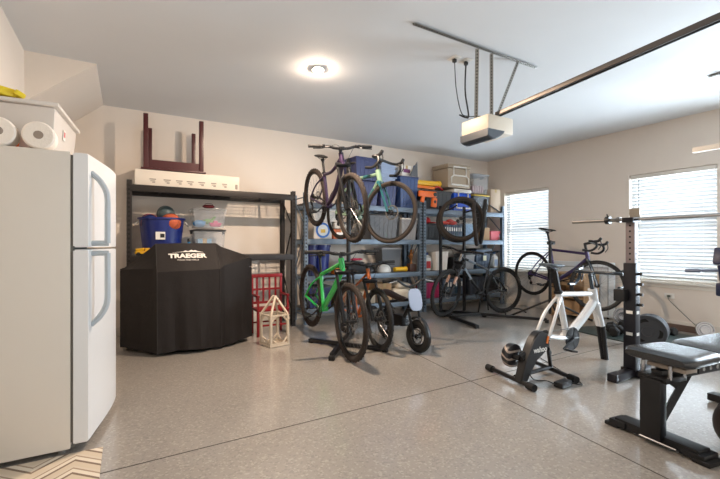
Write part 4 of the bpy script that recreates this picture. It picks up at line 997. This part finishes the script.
# trainer
t = thing('bike_trainer', 'black direct drive indoor trainer with chevron striped flywheel', 'bike trainer', (2.95, 2.15, 0))
mb = MB(); Mx = Matrix.Translation((0, 2.05, 0)) @ Matrix(((1, 0, 0, 0), (0, 0, 1, 0), (0, 1, 0, 0), (0, 0, 0, 1)))
out = [(2.63, .03), (2.71, .025), (2.76, .12), (2.82, .19), (2.89, .205), (2.96, .25), (2.985, .32), (2.965, .375), (2.91, .405), (2.85, .40), (2.79, .355), (2.75, .28), (2.70, .20)]
mb.prism(out, .07, Mx); bmesh.ops.bevel(mb.bm, geom=mb.bm.edges[:], offset=.008, segments=2, affect='EDGES'); hs = mb.build('housing', BLK, t, True)
mb = MB(); mb.cyl((3.0, 2.10, .335), (3.0, 2.18, .335), .035, 20); mb.cyl((2.9, 2.12, .32), (3.03, 2.13, .335), .03, 12)
for j in range(5): mb.cyl((3.03, 2.125-.006*j, .335), (3.03, 2.121-.006*j, .335), .052-.006*j, 20)
mb.build('cassette', CHAIN, t, True)
mb = MB(); mb.box((2.955, 2.049, .33), (.022, .008, .06), (0, .3, 0)); mb.build('orange_mark', TOYO, t, True)
txt = text('lettering', 'wahoo', .060, WHITE, t, WM(t).inverted() @ V((2.865, 2.0485, .262)), (PI/2, 0, 0), bold=.0015)
def stripes():
    m = bpy.data.materials.new('flywheel_chevrons'); m.use_nodes = True
    nt = m.node_tree; N = nt.nodes; L = nt.links; p = N['Principled BSDF']; p.inputs['Roughness'].default_value = .35
    tc = N.new('ShaderNodeTexCoord'); sp = N.new('ShaderNodeSeparateXYZ'); L.new(tc.outputs['Object'], sp.inputs[0])
    def mth(op, a, b=None):
        n = N.new('ShaderNodeMath'); n.operation = op
        for i, v in enumerate((a, b)):
            if v is None: continue
            if isinstance(v, (int, float)): n.inputs[i].default_value = v
            else: L.new(v, n.inputs[i])
        return n.outputs[0]
    yy = mth('ABSOLUTE', mth('ADD', sp.outputs[1], .175)); v = mth('FRACT', mth('MULTIPLY', mth('ADD', mth('SUBTRACT', sp.outputs[2], mth('MULTIPLY', yy, .7)), 5), 17))
    r = N.new('ShaderNodeValToRGB'); r.color_ramp.interpolation = 'CONSTANT'; e = r.color_ramp.elements
    e[0].color = lin((28, 28, 32)); e[1].position = .7; e[1].color = lin((165, 150, 140)); L.new(v, r.inputs['Fac']); L.new(r.outputs['Color'], p.inputs['Base Color'])
    return m
mb = MB(); mb.lathe([(.02, 0), (.075, 0), (.092, .008), (.096, .02), (.096, .055), (.09, .065), (.02, .065)], (2.71, 2.165, .205), (0, 1, 0), 32); mb.build('flywheel', stripes(), t, True)
mb = MB(); mb.tube([(2.685, 2.10, .205), (2.685, 2.20, .205)], .02, 8); mb.tube([(2.685, 2.10, .205), (2.84, 2.10, .27)], .028, 8); mb.build('axle', BLKM, t, True)
for (a, b) in (((2.74, 2.48), (2.63, 1.93)), ((3.25, 2.47), (3.08, 1.88))):
    mb = MB(); mb.tube([(a[0], a[1], .032), (b[0], b[1], .032)], .018, 10); f = mb.build('foot_bar', BLKM, t, True)
    for q, o in ((a, b), (b, a)):
        q3 = V((q[0], q[1], .03)); o3 = V((o[0], o[1], .03)); mb = MB(); mb.tube([q3, q3.lerp(o3, .13)], .028, 12); mb.build('rubber_foot', BLKR, f, True)
mb = MB(); mb.tube([(2.70, 2.16, .04), (3.16, 2.16, .05)], .018, 8); mb.tube([(3.02, 2.09, .24), (3.16, 2.16, .05)], .016, 8); mb.build('strut', BLKM, t, True)
mb = MB(); mb.box((2.93, 1.90, .025), (.15, .07, .04), (0, 0, .1), .006)
pb = mb.build('power_brick', BLK, t, True)
mb = MB(); mb.tube(bez([(2.86, 1.9, .02), (2.78, 1.93, .06), (2.80, 2.03, .03), (2.72, 2.02, .07), (2.76, 2.1, .12)], 8), .004, 5); mb.tube(bez([(3.0, 1.9, .02), (3.1, 1.85, .006), (3.3, 2.2, .006), (3.6, 2.7, .006)], 8), .004, 5); mb.build('cord', BLK, t, True)
# left side motor cover seen by the crank of the white bike
# ------------------------------------------------------------------ gym corner
NAVYM = mat('dark_navy_steel', (28, 27, 34), .4, .3); UPR = mat('taupe_steel', (128, 116, 116), .45, .2)
def sqstand(label, x, y, grp=None):
    t = thing('squat_stand', label, 'squat stand', (x, y, 0))
    mb = MB(); mb.box((x, y, .50), (.075, .095, .90), None, .004); mb.build('outer_sleeve', NAVYM, t, True)
    mb = MB(); mb.box((x, y, 1.10), (.055, .07, .38), None, .003)
    mb.i = 1
    for k in range(7):
        z = .98+.047*k; mb.cyl((x-.0285, y, z), (x+.0285, y, z), .008, 10); mb.cyl((x, y-.0357, z), (x, y+.0357, z), .008, 10)
    mb.build('inner_post', [UPR, HOLE], t, True)
    mb = MB(); mb.box((x-.03, y, .035), (.56, .07, .06), None, .005); mb.box((x+.02, y+.0, .035), (.07, .16, .058), None, .004); mb.box((x-.285, y, .032), (.02, .074, .064)); mb.build('base_foot', NAVYM, t, True)
    mb = MB(); mb.box((x-.005, y, 1.295), (.13, .085, .012)); mb.box((x-.062, y, 1.31), (.012, .085, .035)); mb.build('bar_saddle', NAVYM, t, True)
    mb = MB(); M = Matrix.Translation((x+.045, y-.04, 1.30))
    pts = [(0, 0), (.02, .0), (.03, .04), (.02, .065), (.025, .11), (.0, .11), (-.005, .065), (.005, .04)]
    mb.prism(pts, .08, M @ Matrix(((1, 0, 0, 0), (0, 0, 1, 0), (0, 1, 0, 0), (0, 0, 0, 1)))); mb.build('bar_guard', mat('guard_tan', (190, 172, 150), .5), t, True)
    for k in range(4):
        z = .86-.085*k; mb = MB(); mb.cyl((x, y-.045, z), (x, y-.085, z), .012, 10); mb.build('peg', BLK, t, True)
    mb = MB(); mb.box((x-.06, y+.05, .68), (.10, .08, .10), None, .006); mb.build('plate_bracket', BLK, t, True)
    for z in (.54, .36):
        mb = MB(); mb.box((x-.0385, y, z), (.0015, .05, .026)); mb.box((x, y-.0483, z), (.04, .0015, .026)); mb.build('sticker', WHITE, t, True)
sqstand('dark squat stand post before the near window', 3.66, 1.76)
sqstand('dark squat stand holding the far end of the barbell, beyond the right edge', 3.66, .42)
t = thing('barbell', 'long steel barbell with a black collar resting on the squat stand', 'barbell', (3.655, 1.15, 1.316))
mb = MB(); mb.cyl((3.655, 1.85, 1.316), (3.655, .10, 1.316), .0145, 12); mb.build('bar', STEEL, t, True)
mb = MB(); mb.cyl((3.655, 1.87, 1.316), (3.655, 2.27, 1.316), .0155, 12); mb.cyl((3.655, 1.845, 1.316), (3.655, 1.872, 1.316), .024, 14); mb.build('sleeve', mat('dull_steel', (135, 132, 128), .45, .8), t, True)
mb = MB(); mb.cyl((3.655, 1.93, 1.316), (3.655, 1.965, 1.316), .034, 14); mb.tube([(3.655, 1.95, 1.34), (3.64, 1.95, 1.37)], .006, 6); mb.build('collar', BLK, t, True)

# weight plates
PLATE = mat('cast_iron', (58, 60, 64), .5, .4, var=.1)
def plate(label, c, axis, R, th, m, grp=None, holes=True):
    n = V(axis).normalized(); t = thing('weight_plate', label, 'weight plate', c, group=grp)
    mb = MB(); mb.lathe([(.026, -th*.5), (.05, -th*.6), (.055, -th*.35), (R*.78, -th*.3), (R*.84, -th*.5), (R*.98, -th*.5), (R, -th*.4), (R, th*.4), (R*.98, th*.5), (R*.84, th*.5), (R*.78, th*.3), (.055, th*.35), (.05, th*.6), (.026, th*.5)], (0, 0, R), n, 40)
    mb.i = 1
    if holes:
        u = n.orthogonal().normalized(); w = n.cross(u)
        for k in range(3):
            a = 2*PI*k/3+.6; q = V((0, 0, R))+(u*math.cos(a)+w*math.sin(a))*R*.55; mb.lathe([(.045, -th*.32), (.045, th*.32)], q, n, 16)
    mb.build('plate_body', [m, HOLE], t)
    mb = MB(); mb.ring((0, 0, R), n, .0265, .004, 24, 6, 4); mb.build('hub_ring', STEEL, t)
AX = (-.96, -.28, .0)
for k in range(4):
    plate('cast iron plate by the squat stand, %s of the upright row' % ('frontmost', 'second', 'third', 'rearmost')[k], (4.78+.046*k, 2.14+.014*k, .013), AX, .17, .04, PLATE, 'iron plates behind the squat stand')
plate('small chrome weight plate by the cord near the wall', (5.92, 2.05, 0), (-.75, -.65, .12), .095, .03, CHROME, None, False)
plate('small chrome weight plate by the black dumbbells', (5.86, 2.93, 0.013), (-.85, -.5, .15), .115, .03, CHROME, None, False)

mb = MB(); mb.box((0, 0, .006), (1.05, 1.15, .012), None, .003)
solo(mb, 'exercise_mat', mat('mat_rubber', (46, 58, 56), .5, bump=.3, bscale=200), 'thin dark rubber mat under the weights near the window wall', 'mat', (5.40, 2.52, 0), rot=(0, 0, -.15))
def dumbbell(label, c, rz, hr=.055, L=.20):
    t = thing('dumbbell', label, 'dumbbell', c, (0, 0, rz))
    mb = MB(); mb.cyl((-L*.3, 0, hr*.9), (L*.3, 0, hr*.9), .015, 12); mb.build('handle', CHROME, t)
    for s in (-1, 1):
        mb = MB(); mb.lathe([(hr*.8, 0), (hr, .012), (hr, L*.3), (hr*.8, L*.3+.012)], (s*L*.25 if s > 0 else -L*.25-L*.3-.012+.0, 0, hr*.9), (1, 0, 0), 6); mb.build('head', BLKR, t)
for i, (x, y, r, h) in enumerate(((5.10, 2.62, .2, .06), (5.22, 2.74, .5, .065), (5.30, 2.50, -.3, .055), (5.50, 2.70, .9, .06), (5.48, 2.30, .1, .05), (5.72, 2.36, 1.2, .05))):
    dumbbell(('black hex dumbbell nearest the white bike fork', 'black hex dumbbell behind the nearest one on the mat', 'black hex dumbbell between the mat edge and iron plates', 'black hex dumbbell before the small chrome plate', 'small black dumbbell just right of the iron plates', 'small black dumbbell close to the dark board at the wall')[i], (x, y, .0125), r, h)
mb = MB(); mb.box((0, 0, .04), (.04, .75, .078), None, .003)
solo(mb, 'wood_board', mat('dark_board', (92, 72, 62), .6, var=.2, scale=6), 'dark wooden board lying along the wall below the outlet', 'board', (6.12, 2.42, 0))

# bench
def bench():
    L = (math.cos(-.14), math.sin(-.14))
    t = thing('weight_bench', 'black padded weight bench on a dark steel frame', 'bench', (2.55, 1.10, 0), (0, 0, -.14))
    PAD = mat('black_vinyl', (17, 19, 23), .26, spec=.7, bump=.08, bscale=150)
    def pad(x0, x1, hw0, hw1, z, name):
        rows = []; n = 12
        for k in range(n+1):
            u = k/n; x = x0+(x1-x0)*u; e = min(1, (u*(x1-x0)+.002)/.05, ((1-u)*(x1-x0)+.002)/.05)**.5; hw = (hw0+(hw1-hw0)*u)*(.8+.2*e); th = .034*(.45+.55*e)
            row = []
            for j in range(24):
                a = 2*PI*j/24; cx, sx = math.cos(a), math.sin(a)
                row.append((x, math.copysign(abs(cx)**.35, cx)*hw, z+math.copysign(abs(sx)**.6, sx)*th))
            rows.append(row)
        mb = MB(); mb.loft(rows); mb.build(name, PAD, t)
    pad(-.03, .33, .185, .165, .475, 'seat_pad'); pad(.345, 1.2, .155, .17, .480, 'back_pad')
    mb = MB(); mb.box((.06, -.04, .428), (.10, .20, .022), None, .004); mb.build('mount_plate', mat('frame_tan', (150, 138, 126), .5), t)
    mb = MB(); mb.box((-.03, 0, .20), (.055, .11, .33), None, .005); mb.box((.05, 0, .365), (.18, .15, .03), None, .004); mb.build('front_post', BLKM, t)
    mb = MB(); mb.box((.02, 0, .035), (.10, .44, .05), None, .006); mb.box((.02, -.2, .03), (.12, .10, .036), None, .008); mb.box((.02, .2, .03), (.12, .10, .036), None, .008); f = mb.build('front_foot', BLKM, t)
    for s in (-1, 1):
        mb = MB(); mb.box((.02, .235*s, .012), (.13, .08, .022), None, .006); mb.build('rubber_foot', BLKR, f)
    mb = MB(); mb.tube([(-.035, -.13, .02), (-.06, -.13, .03), (-.06, .05, .03), (-.035, .05, .02)], .006, 6); mb.build('floor_handle', BARE, t)
    mb = MB(); mb.box((.5, 0, .375), (1.0, .06, .06), None, .004); mb.tube([(.0, 0, .07), (.30, 0, .36)], .022, 4); mb.build('spine', BLKM, t)
    mb = MB(); mb.prism([(.20, .26), (.28, .35), (.03, .35), (.03, .31), (.12, .31)], .006, Matrix.Translation((0, .0, 0)) @ Matrix(((1, 0, 0, 0), (0, 0, 1, 0), (0, 1, 0, 0), (0, 0, 0, 1)))); mb.build('gusset', BLKM, t)
    for y in (-.07, .07):
        for x_ in (.0, .12): mb = MB(); mb.cyl((x_, y, .37), (x_, y, .445), .010, 10); mb.build('chrome_strut', CHROME, t)
    mb = MB(); mb.box((.55, -.075, .40), (.62, .01, .05), None, .003); mb.i = 1
    for k in range(9): mb.cyl((.28+.065*k, -.083, .40), (.28+.065*k, -.066, .40), .013, 10)
    mb.build('ladder_plate', [BLKM, STEEL], t)
    mb = MB(); mb.box((1.0, 0, .2), (.07, .07, .36), None, .004); mb.box((1.0, 0, .035), (.08, .50, .05), None, .006); mb.build('rear_leg', BLKM, t)
bench()
mb = MB(); mb.sphere((0, 0, .15), .15, 28); mb.i = 1; mb.ring((0, 0, .15), (.3, 1, .2), .1505, .003, 40, 5); mb.ring((0, 0, .15), (1, -.2, .3), .1505, .003, 40, 5)
solo(mb, 'medicine_ball', [mat('dark_brown_rubber', (64, 50, 46), .5, bump=.2, bscale=200), BLK], 'dark round medicine ball at the right photo edge under the bench', 'ball', (2.80, .78, 0))

# exercise bike partly in frame at right edge
t = thing('exercise_bike', 'dark blue stationary bike at the right photo edge', 'exercise bike', (4.62, 1.30, 0))
DB = mat('exercise_blue', (38, 42, 72), .4)
mb = MB(); mb.box((4.62, 1.40, .05), (.06, .5, .06), None, .008); mb.box((4.72, .70, .05), (.06, .5, .06), None, .008); mb.build('base_bar', DB, t, True) if False else mb.build('base_bar', DB, t, True)
mb = MB(); mb.tube([(4.62, 1.42, .06), (4.62, 1.46, .70)], .030, 10); mb.tube([(4.62, 1.42, .10), (4.72, .70, .10)], .03, 8); mb.build('main_frame', DB, t, True)
mb = MB(); mb.tube([(4.62, 1.46, .66), (4.60, 1.48, .92)], .022, 10); mb.box((4.62, 1.465, .70), (.10, .09, .12), None, .02); mb.build('handle_post', DB, t, True)
mb = MB(); mb.tube([(4.60, 1.40, .87), (4.60, 1.50, .87), (4.60, 1.74, .855)], .012, 8); mb.tube([(4.60, 1.62, .862), (4.60, 1.74, .855)], .018, 10); mb.build('handlebar', mat('exercise_grey_blue', (92, 104, 128), .4), t, True)
mb = MB(); mb.box((4.60, 1.47, 1.0), (.05, .12, .16), (0, .3, 0), .03); mb.build('console', DB, t, True)
mb = MB(); mb.cyl((4.59, 1.05, .32), (4.67, 1.05, .32), .22, 32); mb.build('flywheel', BLKM, t, True)
mb = MB(); mb.tube([(4.70, .80, .10), (4.66, .78, .80)], .022, 10); mb.build('seatpost', DB, t, True)
mb = MB(); mb.sphere((4.66, .78, .84), .10, 16, (.9, 1.3, .4)); mb.build('saddle', BLKR, t, True)

# cabinet and folding table at the right wall
OAK = mat('light_oak', (182, 148, 112), .55, var=.12, scale=5)
t = thing('wooden_cabinet', 'small light oak cabinet by the wall between the windows', 'cabinet', (5.92, 3.66, 0))
x0, x1, y0, y1, h = 5.74, 6.12, 3.40, 3.92, .68
mb = MB(); mb.bx(x0-.01, x1, y0-.012, y1+.012, h-.025, h, .004); mb.build('cabinet_top', OAK, t, True)
for y in (y0, y1):
    mb = MB(); mb.bx(x0, x1, y-.01, y+.01, 0, h-.025, .003); mb.build('side_panel', OAK, t, True)
mb = MB(); mb.bx(x1-.012, x1, y0+.01, y1-.01, .05, h-.03); mb.build('back_panel', OAK, t, True)
for z in (.05, .30):
    mb = MB(); mb.bx(x0+.01, x1-.012, y0+.01, y1-.01, z, z+.018); mb.build('shelf', OAK, t, True)
mb = MB(); mb.bx(x0-.002, x0+.016, y0+.014, y1-.014, h-.19, h-.075, .003); dr = mb.build('drawer', OAK, t, True)
mb = MB(); mb.tube([(x0-.004, (y0+y1)/2-.05, h-.13), (x0-.022, (y0+y1)/2-.04, h-.13), (x0-.022, (y0+y1)/2+.04, h-.13), (x0-.004, (y0+y1)/2+.05, h-.13)], .005, 6); mb.build('drawer_handle', BLKM, dr, True)
carton('brown paper carton in the lower space of the oak cabinet', 5.80, 6.06, 3.5, 3.8, .07, .26, KRAFT, name='carton')
t = thing('folding_table', 'folded white plastic table upright against the wall', 'table', (6.18, 3.70, 0))
TW = mat('table_white', (214, 220, 224), .4)
mb = MB(); mb.box((6.185, 3.70, .43), (.045, 1.0, .82), None, .02); mb.build('tabletop', TW, t, True)
mb = MB(); mb.tube([(6.155, 3.28, .06), (6.15, 3.28, .76), (6.15, 4.12, .76), (6.155, 4.12, .06)], .010, 8); mb.build('leg_frame', LGREY, t, True)
for y in (3.3, 4.1):
    mb = MB(); mb.cyl((6.185, y, 0), (6.185, y, .03), .016, 10); mb.build('rubber_foot', BLKR, t, True)

# outlets, cord
def outlet(name, label, c, ax):
    t = thing(name, label, 'outlet', c, ax)
    mb = MB(); mb.box((0, 0, .0035), (.072, .115, .006), None, .0025); mb.build('cover_plate', WHITE, t)
    mb = MB()
    for y in (-.02, .02): mb.box((0, y, .0068), (.034, .028, .002), None, .0009)
    mb.build('socket', mat('socket_ivory', (205, 200, 190), .4), t)
outlet('wall_outlet', 'white wall outlet with a cord under the near window', (XR-.0005, 2.55, .42), (0, -PI/2, 0))
mb = MB(); mb.box((-.014, 0, 0), (.03, .03, .026), None, .005); mb.tube(bez([(-.03, 0, 0), (-.05, -.02, -.05), (-.06, -.16, -.19), (-.07, -.36, -.37), (-.12, -.5, -.412)], 8), .004, 6)
solo(mb, 'power_cord', mat('grey_green_cord', (92, 100, 92), .6), 'grey cord running from the wall outlet down to the floor', 'cord', (XR-.009, 2.55, .44-.02))
outlet('ceiling_outlet', 'white ceiling outlet feeding the door opener, left one', (2.53, 2.67, ZC-.0005), (PI, 0, 0))
outlet('ceiling_outlet', 'white ceiling outlet feeding the door opener, right one', (2.66, 2.66, ZC-.0005), (PI, 0, 0))

# ------------------------------------------------------------------ garage door opener
t = thing('garage_door_opener', 'white garage door opener hanging from perforated straps', 'garage door opener', (2.76, 2.5, ZC))
mb = MB(); mb.bx(2.605, 2.915, 2.35, 2.66, 2.055, 2.20, .012); mb.build('motor_housing', mat('opener_ivory', (214, 202, 184), .45), t, True)
mb = MB(); rows = []
for k in range(7):
    u = k/6; x = 2.595+.20*u; z = 2.056-.062*math.sin(PI*min(1, .25+u*.75))
    rows.append([(x, 2.345, 2.075), (x, 2.345, z+.01), (x, 2.355, z), (x, 2.655, z), (x, 2.665, z+.01), (x, 2.665, 2.075)])
mb.loft(rows); mb.build('light_lens', mat('smoky_lens', (66, 72, 80), .25), t, True)
def strap(a, b, w=.03):
    a, b = V(a), V(b); d = b-a; L = d.length; q = d.to_track_quat('Z', 'Y').to_matrix().to_4x4(); M = Matrix.Translation(a) @ q
    m = MB(M); m.box((0, 0, L/2), (w, .003, L)); m.box((w/2, w/2, L/2), (.003, w, L)); m.i = 1
    z = .02
    while z < L-.01:
        m.box((0, 0, z), (.009, .0044, .012)); m.box((w/2, w/2, z), (.0044, .009, .012)); z += .026
    return m
strap((1.86, 2.39, ZC-.016), (3.30, 2.41, ZC-.016), .032).build('ceiling_angle', [GALV, HOLE], t, True)
for a, b in (((2.53, 2.40, ZC-.03), (2.622, 2.50, 2.195)), ((2.70, 2.40, ZC-.03), (2.745, 2.44, 2.195)), ((3.05, 2.41, ZC-.03), (2.80, 2.44, 2.195))):
    strap(a, b, .028).build('hanging_strap', [GALV, HOLE], t, True)
mb = MB(); a = V((2.755, 2.40, 2.225)); b = V((2.755, -2.2, 2.54)); d = b-a
mb.box((a+b)/2, (.03, d.length, .035), (math.atan2(d.z, -d.y)*-1 if False else -math.atan2(b.z-a.z, abs(b.y-a.y)), 0, 0), .004); mb.build('rail', mat('rail_steel', (104, 98, 94), .42, .9), t, True)
mb = MB(); o_ = V((.0, 0, -.026)); mb.tube([a+o_, b+o_], .007, 6); mb.tube([a+V((.02, 0, -.006)), b+V((.02, 0, -.006))], .004, 5); mb.build('drive_chain', BLKM, t, True)
mb = MB(); mb.tube(bez([(2.53, 2.67, ZC-.01), (2.54, 2.66, 2.5), (2.56, 2.62, 2.28), (2.60, 2.58, 2.235), (2.68, 2.5, 2.225), (2.74, 2.45, 2.202)], 8), .004, 6); mb.tube(bez([(2.66, 2.66, ZC-.01), (2.65, 2.66, 2.5), (2.63, 2.60, 2.26), (2.60, 2.60, 2.23), (2.54, 2.62, 2.25)], 8), .007, 6); mb.box((2.53, 2.67, ZC-.025), (.03, .03, .03), None, .005); mb.box((2.66, 2.66, ZC-.025), (.03, .03, .03), None, .005); mb.build('power_cord', BLK, t, True)

t = thing('garage_door_track', 'galvanised door track hung from the ceiling at the right edge', 'door track', (5.0, 1.6, ZC))
mb = MB(); mb.bx(4.985, 5.01, -2.3, 1.83, 2.04, 2.043); mb.bx(4.985, 4.988, -2.3, 1.83, 2.04, 2.09); mb.bx(5.008, 5.011, -2.3, 1.83, 2.04, 2.075); mb.build('track', mat('track_pale', (205, 196, 184), .4, .5), t, True)
strap((4.97, 1.60, 2.04), (4.97, 1.60, ZC-.01)).build('hanging_strap', [GALV, HOLE], t, True)
strap((4.96, 1.69, ZC-.016), (5.0, 1.2, ZC-.016), .035).build('ceiling_angle', [GALV, HOLE], t, True)
